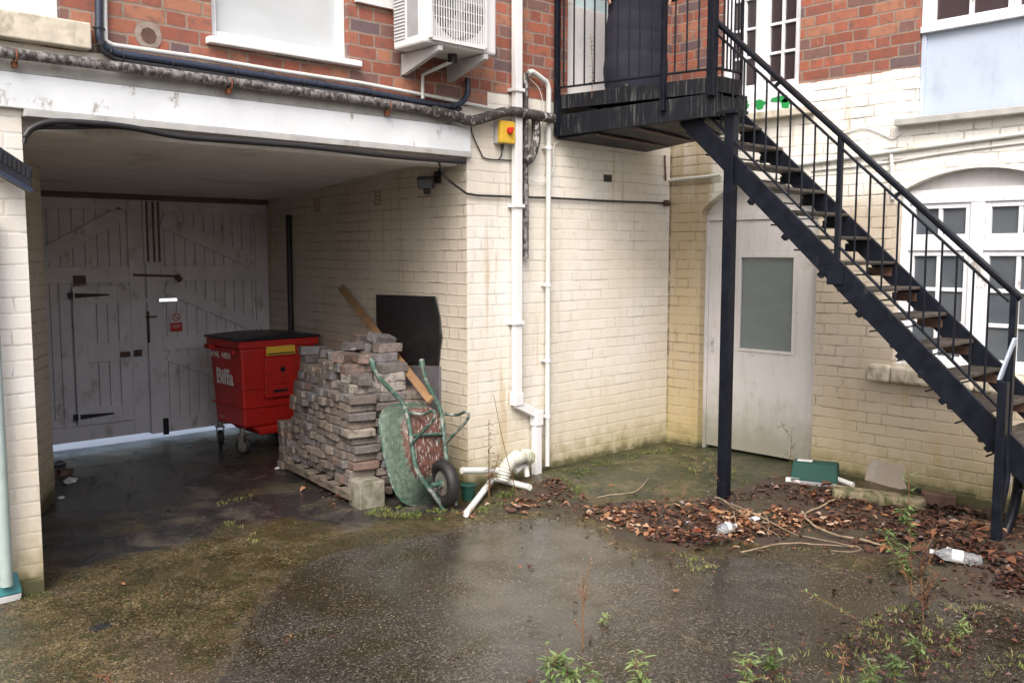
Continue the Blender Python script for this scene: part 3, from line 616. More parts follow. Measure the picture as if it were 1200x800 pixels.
# upper sash window with 2 sashes beside the stair
wn = window('sash_window')
m = MB(); m.box(0.03, 0.12, -0.585, -0.536, 3.136, 4.9); m.box(0.03, 0.12, -1.262, -1.215, 3.136, 4.9); m.box(0.03, 0.12, -0.93, -0.845, 3.175, 4.9); m.box(0.02, 0.14, -1.214, -0.586, 3.137, 3.175)
m.build('frame', 'white_wood', wn, bevel=0.003)
for (ya, yb) in ((-1.214, -0.931), (-0.844, -0.586)):
    pane_grid(wn, 'x', ya, yb, 3.177, 3.92, 2, 3, 0.05, 0.022, 'brown_glass', 'white_wood', 0.022)
    pane_grid(wn, 'x', ya, yb, 3.922, 4.75, 2, 3, 0.09, 0.022, 'brown_glass', 'white_wood', 0.022)
m = MB(); m.box(-0.03, 0.02, -1.34, -0.42, 2.955, 3.134); m.build('lintel_panel', 'white_wood', bld, bevel=0.004)
m = MB(); m.box(-0.075, 0.01, -1.42, -0.40, 2.895, 2.953); m.build('stone_sill', 'stone_sill', bld, bevel=0.006)
# green spray paint on the panel
m = MB()
for cx, cz, sx, sz, nseed in ((-0.70, 3.03, 0.14, 0.05, 1), (-0.93, 3.02, 0.05, 0.04, 2), (-1.13, 3.04, 0.085, 0.03, 5), (-1.17, 3.0, 0.04, 0.045, 3)):
    pts = []
    for k in range(22):
        a = 2*math.pi*k/22; rr = 1+0.45*noise.noise(Vector((math.cos(a)*2, math.sin(a)*2, nseed*3.1))); pts.append((-0.0335, cx+sx*rr*math.cos(a), max(2.96, min(3.13, cz+sz*rr*math.sin(a)))))
    m.prism(pts, (0.002, 0, 0))
m.build('graffiti', 'green_spray', bld)
# upper right window with blue grey panel
wn = window('panelled_window')
m = MB(); m.box(0.02, 0.12, -2.262, -2.217, 3.42, 4.8); m.box(0.0, 0.13, -4.6, -2.217, 3.375, 3.418); m.build('frame', 'white_wood', wn, bevel=.003)
for k in range(4):
    ya = -2.263-0.56*(k+1); pane_grid(wn, 'x', ya+.002, ya+.558, 3.42, 4.2, 2, 2, 0.05, 0.03, 'brown_glass', 'white_wood', 0.035)
    pane_grid(wn, 'x', ya+.002, ya+.558, 4.2, 4.8, 2, 1, 0.07, 0.03, 'brown_glass', 'white_wood', 0.035)
m = MB(); m.box(0.05, 0.07, -4.6, -2.25, 2.78, 3.374); m.build('blank_panel', 'panel_blue_grey', wn)
m = MB(); m.box(0.03, 0.06, -2.249, -2.217, 2.78, 3.374); m.build('trim', 'panel_blue_grey', wn, bevel=.003)
m = MB(); m.box(-0.09, 0.06, -4.7, -2.09, 2.725, 2.775); m.build('stone_sill', 'grey_sill', bld, bevel=0.006)
# upper windows of the left wall
wn = window('white_window'); pane_grid(wn, 'y', -4.328, -3.402, 3.045, 4.6, 1, 1, 0.04, 0.03, 'sky_reflection_glass', 'white_upvc', 0.045)
m = MB(); m.box(-4.37, -3.33, -0.055, 0.06, 3.005, 3.043); m.build('sill', 'white_upvc', wn, bevel=.005)
wn = window('pale_window'); pane_grid(wn, 'y', -6.995, -5.162, 3.008, 4.6, 2, 1, 0.03, 0.06, 'pale_blue_glass', 'white_upvc', 0.06)
m = MB(); m.box(-7.1, -5.03, -0.07, 0.06, 2.865, 3.00); m.build('stone_sill', 'stone_sill', bld, bevel=.008)
# white upper door on to the landing
dr = window('upper_door')
m = MB(); m.box(-1.343, -0.422, 0.06, 0.10, 3.04, 3.79); m.box(-1.343, -1.22, 0.06, 0.10, 3.792, 5.1); m.box(-.51, -0.422, 0.06, 0.10, 3.792, 5.1); m.build('door_leaf', 'white_upvc', dr, bevel=.003)
m = MB(); m.box(-1.219, -.511, 0.075, 0.085, 3.792, 4.9); m.build('pane', 'pale_blue_glass', dr)
m = MB(); m.box(-1.40, -0.37, -0.03, 0.05, 2.985, 3.038); m.build('door_sill', 'white_upvc', dr, bevel=.004)
# back door in the right wall
dr = window('back_door')
m = MB(); m.prism([(0.10, y, z) for y, z in archD]+[(0.10, -0.35, 2.14), (0.10, -1.468, 2.14)], (0.02, 0, 0)); m.build('arch_board', 'door_paint', dr)
m = MB(); m.box(0.075, 0.14, -1.466, -0.352, 2.085, 2.138); m.box(0.07, 0.14, -0.385, -0.352, 0.05, 2.083); m.box(0.07, 0.14, -1.466, -1.435, 0.05, 2.083); m.build('frame', 'door_paint', dr, bevel=.003)
m = MB(); m.box(0.088, 0.13, -1.433, -1.213, .085, 2.08); m.box(0.088, 0.13, -0.715, -0.387, .085, 2.08); m.box(0.088, 0.13, -1.2125, -0.7155, .085, 0.985); m.box(0.088, 0.13, -1.2125, -0.7155, 1.765, 2.08)
m.build('door_leaf', 'door_paint', dr)
m = MB(); m.box(0.10, 0.11, -1.212, -0.716, 0.986, 1.764); m.build('pane', 'obscure_glass', dr)
m = MB(); m.box(0.078, 0.0875, -1.245, -1.214, 0.96, 1.80); m.box(0.078, 0.0875, -.715, -0.69, 0.96, 1.80); m.box(0.078, 0.0875, -1.2135, -.7155, 0.96, 0.985); m.box(0.078, 0.0875, -1.2135, -.7155, 1.766, 1.80); m.build('trim', 'door_paint', dr, bevel=.002)
m = MB(); m.box(0.08, 0.0875, -0.45, -0.425, 0.93, 1.06); m.cyl((0.08, -.437, 1.02), (0.05, -.437, 1.02), .009); m.build('handle', 'grey_plastic', dr)
# cement patch, hole at foot, vent bricks
m = MB(); m.prism([tuple(PL(*q, 0, -0.002)) for q in [(1020, 541), (1028, 538), (1041, 542), (1057, 543), (1061, 551), (1059, 562), (1063, 572), (1048, 574), (1036, 569), (1024, 571), (1013, 563), (1015, 552)]], (0.006, 0, 0)); m.build('cement_patch', 'cement_patch', bld)
m = MB()
p = PL(712, 209, 1, 0); m.box(p.x-.05, p.x+.05, -.004, .004, p.z-.03, p.z+.03); m.build('air_vent', 'rubber', bld)
for (x, y) in ((372, 240), (443, 232)):
    c = PR(x, y); m = MB()
    for k in range(4): m.obox(c+Vector((0, 0, -.05+.033*k)), RWD, RWN, (0, 0, 1), .04, .006, .010)
    for sg in (-1, 1): m.obox(c+RWD*sg*.045, RWD, RWN, (0, 0, 1), .008, .007, .065)
    m.build('air_vent', 'terracotta_vent', bld)
# round patch low on red brick
c = PL(174, 42, 1, -0.004); m = MB(); m.cyl(c, c+Vector((0, .01, 0)), 0.075, 20); m.build('mortar_patch', 'mortar_grey', bld)
c += Vector((0, -.002, 0)); m = MB(); m.cyl(c, c+Vector((0, .01, 0)), 0.045, 8); m.build('mortar_patch', 'rusty_steel', bld)
# dark sheet and board on the passage wall
m = MB(); NU, NV = 26, 26; vs = []
L_ = [PR(442, 345, .007), PR(443, 426, .007)]; R_ = [(512, 347), (517, 370), (519.5, 393), (517, 410), (516, 428)]
for j_ in range(NV+1):
    f = j_/NV; a_ = L_[0].lerp(L_[1], f); g = f*4; k_ = min(3, int(g)); t_ = g-k_; rq = (R_[k_][0]*(1-t_)+R_[k_+1][0]*t_, R_[k_][1]*(1-t_)+R_[k_+1][1]*t_); b_ = PR(rq[0], rq[1], .007)
    for i_ in range(NU+1):
        p = a_.lerp(b_, i_/NU); w_ = noise.noise(Vector((i_*.16+j_*.12, j_*.10-i_*.05, 3)))+.5*noise.noise(Vector((i_*.5, j_*.15, 8))); vs.append(p+RWN*(.010+.012*w_*min(1, i_/3, (NU-i_)/2+.3)))
m.add(vs, [(j_*(NU+1)+i_, j_*(NU+1)+i_+1, (j_+1)*(NU+1)+i_+1, (j_+1)*(NU+1)+i_) for j_ in range(NV) for i_ in range(NU)], True); sh = m.build('dark_sheet', 'black_plastic'); tag(sh, 'black plastic sheet with torn right edge fixed on passage wall behind the bricks', 'plastic sheet'); so_ = sh.modifiers.new('solid', 'SOLIDIFY'); so_.thickness = .002
m = MB(); m.prism([PR(*q, 0.007) for q in [(468, 430), (517, 429), (517, 500), (468, 520)]], RWN*0.02); tag(m.build('grey_board', 'grey_board'), 'dull grey board standing below the black sheet behind the wheelbarrow', 'board')
# ------------------------------------------------------------------ timber gate
gt = thing('timber_gate', 'grey painted boarded double gate with diagonal braces closing the passage', 'gate', (-3.36, 3.65, 0))
GY = 3.65
def GP(x, y, off=0): return PL(x, y, 1, GY+off)
def boards(x0, x1, z0, z1, y, parent, name='boarding', bw=0.105, slot=None):
    m = MB(); n = max(1, round((x1-x0)/bw)); w_ = (x1-x0)/n
    for i in range(n):
        a, b = x0+i*w_+.003, x0+(i+1)*w_-.003; zr = [(z0, z1)]
        if slot and a < slot[1] and b > slot[0]: zr = [(z0, slot[2]), (slot[3], z1)]
        for (p, q) in zr: m.box(a, b, y, y+.02, p, q)
    if z1-z0 > 1.5:
        for (p, q, a, b) in ([(z0+.002, z1-.001, x0, x1)] if not slot else [(z0+.002, slot[2], x0, x1), (slot[3], z1-.001, x0, x1), (slot[2], slot[3], x0, slot[0]), (slot[2], slot[3], slot[1], x1)]): m.box(a, b, y+.021, y+.035, p, q)
    return m.build(name, 'gate_wood', parent, bevel=0.003)
GB, GT = 0.080, 2.31
xm = -3.345
leafL = boards(-4.73, xm-.001, GB, GT, GY+.005, gt); slot = (-3.20, -3.02, 1.335, 1.365)
leafR = boards(xm+.001, -2.03, GB-.02, GT, GY+.005, gt, slot=slot)
m = MB()
def rail(x0, x1, z0, z1, y=GY-.022, t=.026): m.box(x0, x1, y, y+t, z0, z1)
rail(-4.73, -3.50, 2.20, GT); rail(-4.73, -3.50, 1.53, 1.68); rail(-3.499, -3.352, GB, GT, GY-.024); rail(-4.73, -3.50, GB, .22)
rail(-4.125, -4.03, .2205, 1.5295, GY-.021); rail(-4.73, -4.30, .75, .90); rail(-4.73, -4.126, 0.225, .30)
m.bar((-4.35, GY-.012, 1.72), (-3.53, GY-.012, 2.18), .13, .020); m.build('brace_frame', 'gate_wood', leafL, bevel=0.004)
m = MB()
rail(-3.338, -3.20, GB-.02, 1.33, GY-.024); rail(-3.338, -3.20, 1.37, GT, GY-.024); rail(-3.199, -2.06, 2.20, GT); rail(-3.199, -2.2, 1.53, 1.68); rail(-3.199, -2.06, .86, 1.0); rail(-3.199, -2.06, GB-.02, .20); rail(-2.2, -2.06, .2, 2.2, GY-.021)
m.bar((-3.17, GY-.012, 2.12), (-2.25, GY-.012, 1.72), .13, .020); m.bar((-3.15, GY-.0115, 1.48), (-2.2, GY-.0115, 1.04), .12, .020); m.bar((-3.15, GY-.012, .82), (-2.2, GY-.012, .40), .12, .020)
m.build('brace_frame', 'gate_wood', leafR, bevel=0.004)
m = MB(); m.box(-3.36, -3.20, GY-.05, GY-.026, 1.70, 2.30); cp = m.build('centre_post', 'gate_wood', gt, bevel=0.003)
for x in (-3.335, -3.275, -3.225): m = MB(); m.box(x, x+.018, GY-.060, GY-.051, 1.72, 2.29); m.build('rusty_strip', 'gate_wood_dark', cp)
m = MB(); m.box(-4.73, -2.06, GY-.06, GY+.06, GT-.01, GT+.12); m.build('head_beam', 'gate_wood_dark', gt)
# wicket door
m = MB(); wx0, wx1, wz0, wz1 = -4.02, -3.507, .225, 1.50; y = GY-.046; t = .022
def wr(a, b, c, d, yo=0): m.box(a, b, y+yo, y+yo+t, c, d)
wr(wx0, wx0+.11, wz0, wz1); wr(wx1-.11, wx1, wz0, wz1); wr(wx0+.1105, wx1-.1105, wz1-.16, wz1, .001); wr(wx0+.1105, wx1-.1105, .80, .98, .001); wr(wx0+.1105, wx1-.1105, wz0, wz0+.16, .001)
wk = m.build('wicket_door', 'gate_wood', gt, bevel=0.004)
boards(wx0+.11, wx1-.11, wz0+.15, wz1-.15, GY-.030, wk, bw=.095)
m = MB()
for z in (1.42, .31):
    m.box(-4.06, -4.02, GY-.062, GY-.047, z-.03, z+.03); m.prism([(-4.0, GY-.058, z-.022), (-3.70, GY-.058, z-.007), (-3.70, GY-.058, z+.007), (-4.0, GY-.058, z+.022)], (0, .01, 0))
m.build('strap_hinge', 'black_plastic', wk)
m = MB(); m.box(-3.62, -3.53, GY-.062, GY-.047, .83, .88); m.build('lock', 'rusty_steel', wk)
m = MB(); m.box(-3.49, -3.42, GY-.062, GY-.047, .83, .89); m.build('lock_keep', 'rusty_steel', wk)
m = MB(); m.tube([(-3.47, GY-.05, 1.60), (-3.05, GY-.05, 1.58)], .010); m.tube([(-3.06, GY-.06, 1.58), (-3.02, GY-.06, 1.54)], .03); m.box(-4.0, -3.90, GY-.05, GY-.03, 1.52, 1.60)
m.build('sliding_bolt', 'rusty_steel', gt)
m = MB(); p = GP(193, 503); m.box(p.x-.025, p.x+.025, GY-.045, GY-.025, .04, .20); m.build('drop_bolt', 'black_plastic', gt)
m = MB(); m.box(-3.36, -3.26, GY-.055, GY-.027, 1.19, 1.205); m.box(-3.35, -3.335, GY-.055, GY-.027, .95, 1.25); m.build('latch', 'rusty_steel', gt)
# prohibition notice on the gate
sg = thing('notice', 'small white prohibition notice with red lower half fixed on the right gate leaf', 'sign', (-3.1, 3.6, 1.15))
c = GP(205, 376); m = MB(); m.box(c.x-.06, c.x+.06, GY-.030, GY-.0255, c.z-.10, c.z+.09); m.build('plate', 'gate_wood', sg)
m = MB(); m.box(c.x-.058, c.x+.058, GY-.0335, GY-.031, c.z-.098, c.z-.015); m.ring((c.x, GY-.032, c.z+.04), (0, 1, 0), .035, .0045, 24, 6); m.bar((c.x-.025, GY-.032, c.z+.065), (c.x+.025, GY-.032, c.z+.015), .007, .003); m.build('symbol', 'sign_red', sg)
m = MB(); m.box(c.x-.045, c.x+.045, GY-.0365, GY-.0345, c.z-.045, c.z-.038); m.box(c.x-.04, c.x+.03, GY-.0365, GY-.0345, c.z-.065, c.z-.058); m.build('lettering', 'letter_white', sg)
def rp(name, pts, r, mat, label, cat, seg=10, parent=None, group=None):
    m = MB(); m.tube(pts, r, seg); o = m.build(name, mat, parent)
    if parent is None: tag(o, label, cat, group)
    return o
rp('upright_pipe', [PR(338, 252, .03), PR(339, 300, .03), PR(341, 384, .03), PR(342, 470, .03)], .028, 'black_plastic', 'black upright pipe on the passage wall behind the red bin', 'pipe')
# ------------------------------------------------------------------ fire escape
SX, FX = -1.2, -0.42
fe = thing('fire_escape', 'black steel outside staircase with worn treads and small landing under the upper door', 'staircase', (-1.2, -1.45, 0))
LZ = 3.03
A0 = Vector((-1.49, -0.012, 0)); A1 = Vector((-1.235, -1.36, 0)); A2 = Vector((-0.965, -1.36, 0))
ux = (A1-A0).normalized(); un = Vector((-ux.y, ux.x, 0)); un = un if un.x > 0 else -un
m = MB(); m.prism([(A0.x, A0.y, 2.985), (A1.x+.01, A1.y+.02, 2.985), (A2.x, A2.y+.02, 2.985), (A2.x, -1.0, 2.985), (-0.38, -1.0, 2.985), (-0.38, -.012, 2.985)], (0, 0, .035)); m.build('landing_deck', 'streaked_black', fe)
m = MB(); m.hexa([(A0.x+.02, -.015, 2.70), (-0.36, -.015, 2.68), (-0.36, -1.0, 2.775), (A1.x+.05, A1.y+.06, 2.79), (A0.x+.02, -.015, 2.80), (-0.36, -.015, 2.80), (-0.36, -1.0, 2.80), (A1.x+.05, A1.y+.06, 2.80)]); m.build('soffit_plate', 'black_paint', fe)
for f in (.25, .5, .75):
    p = A0.lerp(A1, f); m = MB(); zz_ = 2.695+.085*f; m.bar((p.x+.03, p.y, zz_-.004), (-0.38, p.y*.75, zz_-.012), .008, .05); m.build('joist_flange', 'rusty_steel', fe)
def fascia(a, b, z0, z1, off, th, mat='streaked_black', nm='fascia'):
    a, b = Vector(a), Vector(b); d = (b-a).normalized(); n = Vector((-d.y, d.x, 0)); n = n if n.x > 0 or n.y > 0 else -n
    m = MB(); m.bar(Vector((a.x, a.y, (z0+z1)/2+a.z))+n*off, Vector((b.x, b.y, (z0+z1)/2+b.z+(.018 if a.z else 0)))+n*off, z1-z0, th); return m.build(nm, mat, fe, bevel=.003)
fascia(A0, A1, 2.925, 3.035, .0, .03); fascia((A0.x, A0.y, -.025), (A1.x, A1.y, .0), 2.745, 2.905, .01, .045); fascia((A1.x+.016, A1.y, 0), A2, 2.925, 3.035, .0, .03); fascia((A1.x+.035, A1.y, 0), A2, 2.785, 2.905, .01, .045)
fascia((A2.x, A2.y+.03, 0), (A2.x, -1.03, 0), 2.79, 3.03, .0, .04); fascia((A2.x+.02, -1.015, 0), (-0.38, -1.015, 0), 2.79, 3.034, .0, .045)
m = MB()
for f in (.3, .65): p = A0.lerp(A1, f); m.bar((p.x+.03, p.y, 2.86), (-0.38, p.y, 2.86), .10, .05)
m.bar((-0.36, -.02, 2.86), (-0.36, -1.0, 2.86), .12, .04); m.build('joist', 'black_paint', fe)
# stringers
def zs(y): return 2.476+.911*(y+1.499)
for X, ya, yb in ((SX, -1.0, -3.98), (FX, -1.0, -3.98)):
    m = MB(); h = .215
    m.prism([(X-.012, ya, zs(ya)), (X-.012, yb, zs(yb)), (X-.012, yb+.0, max(zs(yb)-h, .0)), (X-.012, ya, min(zs(ya)-h+.03, 2.78))], (.024, 0, 0)); st = m.build('stringer', 'black_paint', fe, bevel=.003)
    if X == SX:
        for k in range(8):
            y = -1.62-.27*k; z = zs(y)-h; m = MB(); m.obox((X, y, z+.004), (1, 0, 0), (0, .74, .67), (0, -.67, .74), .02, .018, .016); m.build('cleat', 'black_paint', st)
# treads with rods between
for k in range(-1, 15):
    z = 2.60-.1705*k; y = -1.385-.1812*k
    if k >= 14: break
    m = MB(); j = random.uniform(-.006, .006)
    if k == 9 or k == 11: pass
    m.hexa([(SX+.014, y-.012, z-.024), (FX-.014, y-.012+j, z-.024), (FX-.014, y+.205, z-.022), (SX+.014, y+.205, z-.022), (SX+.014, y-.010, z+j*.5), (FX-.014, y-.010, z-j*.5), (FX-.014, y+.215, z), (SX+.014, y+.215, z)])
    m.build('tread', 'weathered_tread', fe, bevel=.006)
    m = MB(); m.tube([(SX, y+.15, z-.095), (FX, y+.15, z-.095)], .006, 6); m.build('riser_rod', 'black_paint', fe)
    m = MB(); m.obox((FX-.016, y+.10, z-.075), (0, 1, 0), (0, 0, 1), (1, 0, 0), .085, .030, .004); m.build('tread_bracket', 'rusty_steel' if k > 4 else 'black_paint', fe)
# main post
pb = PG(850, 586)
m = MB(); zt = 2.785; m.box(SX-.035, SX+.035, -1.485, -1.472, 0, zt); m.box(SX-.035, SX+.035, -1.424, -1.411, 0, zt); m.box(SX-.006, SX+.006, -1.473, -1.423, 0, zt)
m.v = [((x-SX)*.95+SX, y, z) for x, y, z in m.v]
m.box(SX-.039, SX-.031, -1.482, -1.414, -.02, zt-.001); po = m.build('post', 'black_paint', fe, bevel=.003)
m = MB(); m.box(SX-.08, SX+.08, -1.53, -1.37, 2.765, 2.785); m.box(SX-.07, SX+.07, -1.52, -1.38, .01, .035); m.build('post_plate', 'black_paint', po)
# handrails on the stair
def yz(y, z0, y0, s=.908): return (SX, y, z0+s*(y-y0))
HR = lambda y: 3.446+.9047*(y+1.284)
SR = lambda y: 3.348+.9033*(y+1.297)
LR = lambda y: 2.749+.9147*(y+1.286)
m = MB(); m.bar((SX, -1.30, HR(-1.30)), (SX, -3.37, HR(-3.37)), .022, .052, side=(0, 0, 1)); m.bar((SX, -1.30, HR(-1.30)-.016), (SX, -3.37, HR(-3.37)-.016), .03, .012); m.build('handrail', 'black_paint', fe, bevel=.004)
m = MB(); m.bar((SX, -1.30, SR(-1.30)), (SX, -3.31, SR(-3.31)), .012, .026); m.build('sub_rail', 'black_paint', fe)
m = MB(); m.bar((SX, -1.25, LR(-1.25)), (SX, -3.30, LR(-3.30)), .012, .026); m.build('bottom_rail', 'black_paint', fe)
ys = [-1.36, -1.45, -1.54, -1.63, -1.72, -1.81, -1.905, -1.999, -2.086, -2.177, -2.381, -2.471, -2.565, -2.656, -2.746, -2.833, -2.928, -3.016, -3.112, -3.2]
for y in ys:
    m = MB(); m.cyl((SX, y, LR(y)), (SX, y, SR(y)), .0068, 8); m.build('baluster', 'black_paint', fe)
for y in (-1.78, -2.63):
    m = MB(); m.bar((SX, y, SR(y)), (SX, y-.05, HR(y-.05)), .02, .02, side=(0, 1, 0)); m.build('rail_bracket', 'black_paint', fe)
m = MB(); m.box(SX-.017, SX+.017, -2.282, -2.250, 1.66, HR(-2.26)-.015); m.box(SX-.026, SX-.012, -2.32, -2.21, 1.60, 1.72); m.build('newel_post', 'black_paint', fe, bevel=.003)
m = MB(); m.box(SX-.019, SX+.019, -3.355, -3.319, .62, HR(-3.33)-.01); m.build('newel_post', 'black_paint', fe, bevel=.003)
# foot post with sloping hand bar and curved brace
fp = PG(1167, 636); fx, fy = fp.x, fp.y; ft = PL(1169, 446, 0, fx)
m = MB(); m.box(fx-.025, fx+.025, fy-.025, fy+.025, fp.z-.05, ft.z); m.build('foot_post', 'black_paint', fe, bevel=.004)
e1 = PL(1190, 396, 0, SX-.03); e2 = PL(1171, 444, 0, fx)
m = MB(); m.bar(e1, (e2.x, e2.y, ft.z+.005), .014, .075, side=(0, .7, .9)); m.build('hand_bar', 'panel_blue_grey', fe, bevel=.005)  # pale blue grey colour stands in for sky reflected on the flat top
m = MB(); m.tube(smooth_path([PL(1185, 415, 0, fx+.05), PL(1180, 455, 0, fx+.05), PL(1179, 520, 0, fx+.05), PL(1180, 560, 0, fx+.05), PL(1172, 600, 0, fx+.02), (fx+.02, fy-.01, fp.z)], 6), .019, 8); m.build('brace', 'black_paint', fe)
m = MB(); m.tube(smooth_path([PL(1196, 520, 0, -1.0), PL(1193, 570, 0, -1.0), PL(1183, 612, 0, -1.05), PL(1168, 640, 0, -1.15)], 6), .03, 8); m.build('brace', 'black_paint', fe)
# landing railing
def lp(f, z): p = A0.lerp(A1, f); return Vector((p.x-.012, p.y, z))
top = 4.05
def landpost(p, w_, z0, z1=top, mat='black_paint'):
    m = MB(); m.box(p[0]-w_/2, p[0]+w_/2, p[1]-w_/2, p[1]+w_/2, z0, z1); m.build('landing_post', mat, fe, bevel=.003)
landpost((A0.x-.03, -.055), .038, 2.72); landpost((lp(.70, 0).x-.02, lp(.70, 0).y), .036, 2.83); landpost((A1.x-.03, A1.y+.04), .058, 2.90); landpost((A2.x+.0, A2.y+.0), .018, 2.99, 4.02)
for f in (0, 1):
    z = (3.115, 3.10)[0]
lb = 3.09
m = MB(); m.bar(lp(.03, lb), lp(1, lb), .012, .026); m.bar(lp(.99, lb), (A2.x, A2.y, lb), .012, .026); m.build('landing_rail', 'black_paint', fe)
m = MB(); m.bar(lp(.0, top), lp(1, top), .02, .05); m.bar(lp(1, top), (A2.x, A2.y, top), .02, .05); m.bar(lp(0, 3.95), lp(1, 3.95), .012, .026); m.build('landing_rail', 'black_paint', fe)
for y in [-0.092+.0, -0.185, -0.278, -0.366, -0.461, -0.563, -0.66, -0.748, -0.848, -1.03, -1.12, -1.21, -1.29]:
    f = (y-A0.y)/(A1.y-A0.y); f = max(.03, f)
    p = lp(f, 0); m = MB(); m.cyl((p.x, p.y, lb), (p.x, p.y, 3.95), .0065, 8); m.build('landing_baluster', 'black_paint', fe)
for k in range(1, 6):
    p = A1.lerp(A2, k/6.0); m = MB(); m.cyl((p.x, p.y, lb), (p.x, p.y, 4.02), .0065, 8); m.build('landing_baluster', 'black_paint', fe)
# ------------------------------------------------------------------ person on the landing
def skin_body(name, verts, edges, radii, mat, parent, lv=2):
    me = bpy.data.meshes.new(name); me.from_pydata(verts, edges, []); o = bpy.data.objects.new(name, me); COL.objects.link(o); o.parent = parent
    s_ = o.modifiers.new('skin', 'SKIN'); s_.use_smooth_shade = True
    for i, r in enumerate(radii): me.skin_vertices[0].data[i].radius = (r[0], r[1]) if isinstance(r, tuple) else (r, r)
    me.skin_vertices[0].data[0].use_root = True
    b = o.modifiers.new('sub', 'SUBSURF'); b.levels = lv; b.render_levels = lv; me.materials.append(M[mat]); return o
pp = Vector((-1.08, -0.48, 3.02))
pe = thing('person', 'person in a long dark quilted coat standing on the landing behind the railing', 'person', pp)
pe.rotation_euler = (0, 0, R(-38))
V = [(0, 0, .93), (0, 0, 1.10), (0, .01, 1.30), (0, .01, 1.42), (0, 0, 1.50), (0, -.01, 1.58), (0, -.02, 1.66), (.09, 0, .88), (.10, -.01, .48), (.10, .02, .09), (.11, -.12, .04), (-.09, 0, .88), (-.10, -.01, .48), (-.10, .02, .09), (-.11, -.12, .04),
     (.17, .01, 1.40), (.235, .01, 1.12), (.22, -.05, .88), (.215, -.08, .80), (-.17, .01, 1.40), (-.235, .01, 1.12), (-.22, -.05, .88), (-.215, -.08, .80)]
E_ = [(0, 1), (1, 2), (2, 3), (3, 4), (4, 5), (5, 6), (0, 7), (7, 8), (8, 9), (9, 10), (0, 11), (11, 12), (12, 13), (13, 14), (3, 15), (15, 16), (16, 17), (17, 18), (3, 19), (19, 20), (20, 21), (21, 22)]
r_ = [(.15, .11), (.13, .10), (.16, .11), (.14, .09), .055, .085, .08, .085, .058, .04, .04, .085, .058, .04, .04, .055, .042, .032, .035, .055, .042, .032, .035]
skin_body('body', V, E_, r_, 'skin', pe)
def coat():
    m = MB(); rings = []; seg = 40
    prof = [(.0, .225, .18), (.10, .235, .19), (.16, .245, .195), (.24, .24, .19), (.32, .235, .185), (.40, .232, .182), (.55, .228, .178), (.70, .222, .172), (.80, .215, .168), (.90, .205, .16), (1.0, .19, .145), (1.12, .18, .135), (1.25, .195, .14), (1.36, .20, .135), (1.44, .17, .115), (1.50, .09, .08), (1.55, .075, .075)]
    zz = .02; vs = []; n = 0
    while zz < 1.55:
        for i in range(len(prof)-1):
            if prof[i][0] <= zz <= prof[i+1][0]:
                t = (zz-prof[i][0])/(prof[i+1][0]-prof[i][0]); a = prof[i][1]*(1-t)+prof[i+1][1]*t; b = prof[i][2]*(1-t)+prof[i+1][2]*t; break
        else: a, b = prof[0][1], prof[0][2]
        ph = (zz % .155)/.155; puff = .009*(math.sin(math.pi*ph)**.35)-.003
        for k in range(seg):
            an = 2*math.pi*k/seg; w_ = noise.noise(Vector((math.cos(an)*2.5, math.sin(an)*2.5, zz*5)))*.012
            vs.append(((a+puff+w_)*math.cos(an), (b+puff+w_)*math.sin(an), zz+.008*math.sin(an*3+zz*4)))
        n += 1; zz += .0155
    fs = [(i*seg+k, i*seg+(k+1) % seg, (i+1)*seg+(k+1) % seg, (i+1)*seg+k) for i in range(n-1) for k in range(seg)]
    m.add(vs, fs, True); m.add([vs[k] for k in range(seg)], [tuple(range(seg-1, -1, -1))]); m.add([vs[(n-1)*seg+k] for k in range(seg)], [tuple(range(seg))])
    for sx in (-1, 1):   # sleeves, quilted
        pts = smooth_path([(sx*.15, .0, 1.42), (sx*.235, .01, 1.28), (sx*.275, .02, 1.08), (sx*.275, -.02, .88), (sx*.262, -.06, .74)], 14)
        rs = [.058+.020*(1-i/len(pts))+.007*abs(math.sin(i*.42)) for i in range(len(pts))]; rs[0] = .05
        m.tube(pts, rs, 16)
    return m.build('coat', 'coat_cloth', pe, local=True)
coat()
m = MB()
for sx in (-1, 1): m.ring((sx*.25, -.062, .79), (0, -.3, -1), .05, .018, 24, 8)
m.ring((0, -.01, 1.53), (0, 0, 1), .095, .035, 28, 8); m.build('fur_trim', 'fur_trim', pe, local=True)
m = MB()
for sx in (-.02, .025): m.tube(smooth_path([(sx, -.178, 1.0), (sx*1.3, -.196, .92), (sx*1.2, -.198, .84)], 5), .005, 6)
m.box(-.004, .004, -.190, -.17, .9, 1.4); m.build('drawcord', 'ac_grey', pe, local=True)
def ell(m, c, rx, ry, rz, seg=20, rng=14, f=None):
    vs = []; fs = []
    for i in range(rng+1):
        th = math.pi*i/rng
        for k in range(seg):
            a = 2*math.pi*k/seg; p = Vector((rx*math.sin(th)*math.cos(a), ry*math.sin(th)*math.sin(a), rz*math.cos(th)))
            if f: p = f(p)
            vs.append(Vector(c)+p)
    for i in range(rng):
        for k in range(seg): fs.append((i*seg+k, i*seg+(k+1) % seg, (i+1)*seg+(k+1) % seg, (i+1)*seg+k))
    m.add(vs, fs, True)
m = MB(); ell(m, (0, .02, 1.70), .088, .108, .11); m.build('hair', 'hair', pe, local=True)
m = MB()
for sx in (-1, 1): ell(m, (sx*.032, -.092, 1.665), .012, .008, .008)
m.build('eye', 'paper', pe, local=True)
m = MB(); ell(m, (0, -.105, 1.64), .012, .018, .022); m.build('nose', 'skin', pe, local=True)
m = MB()
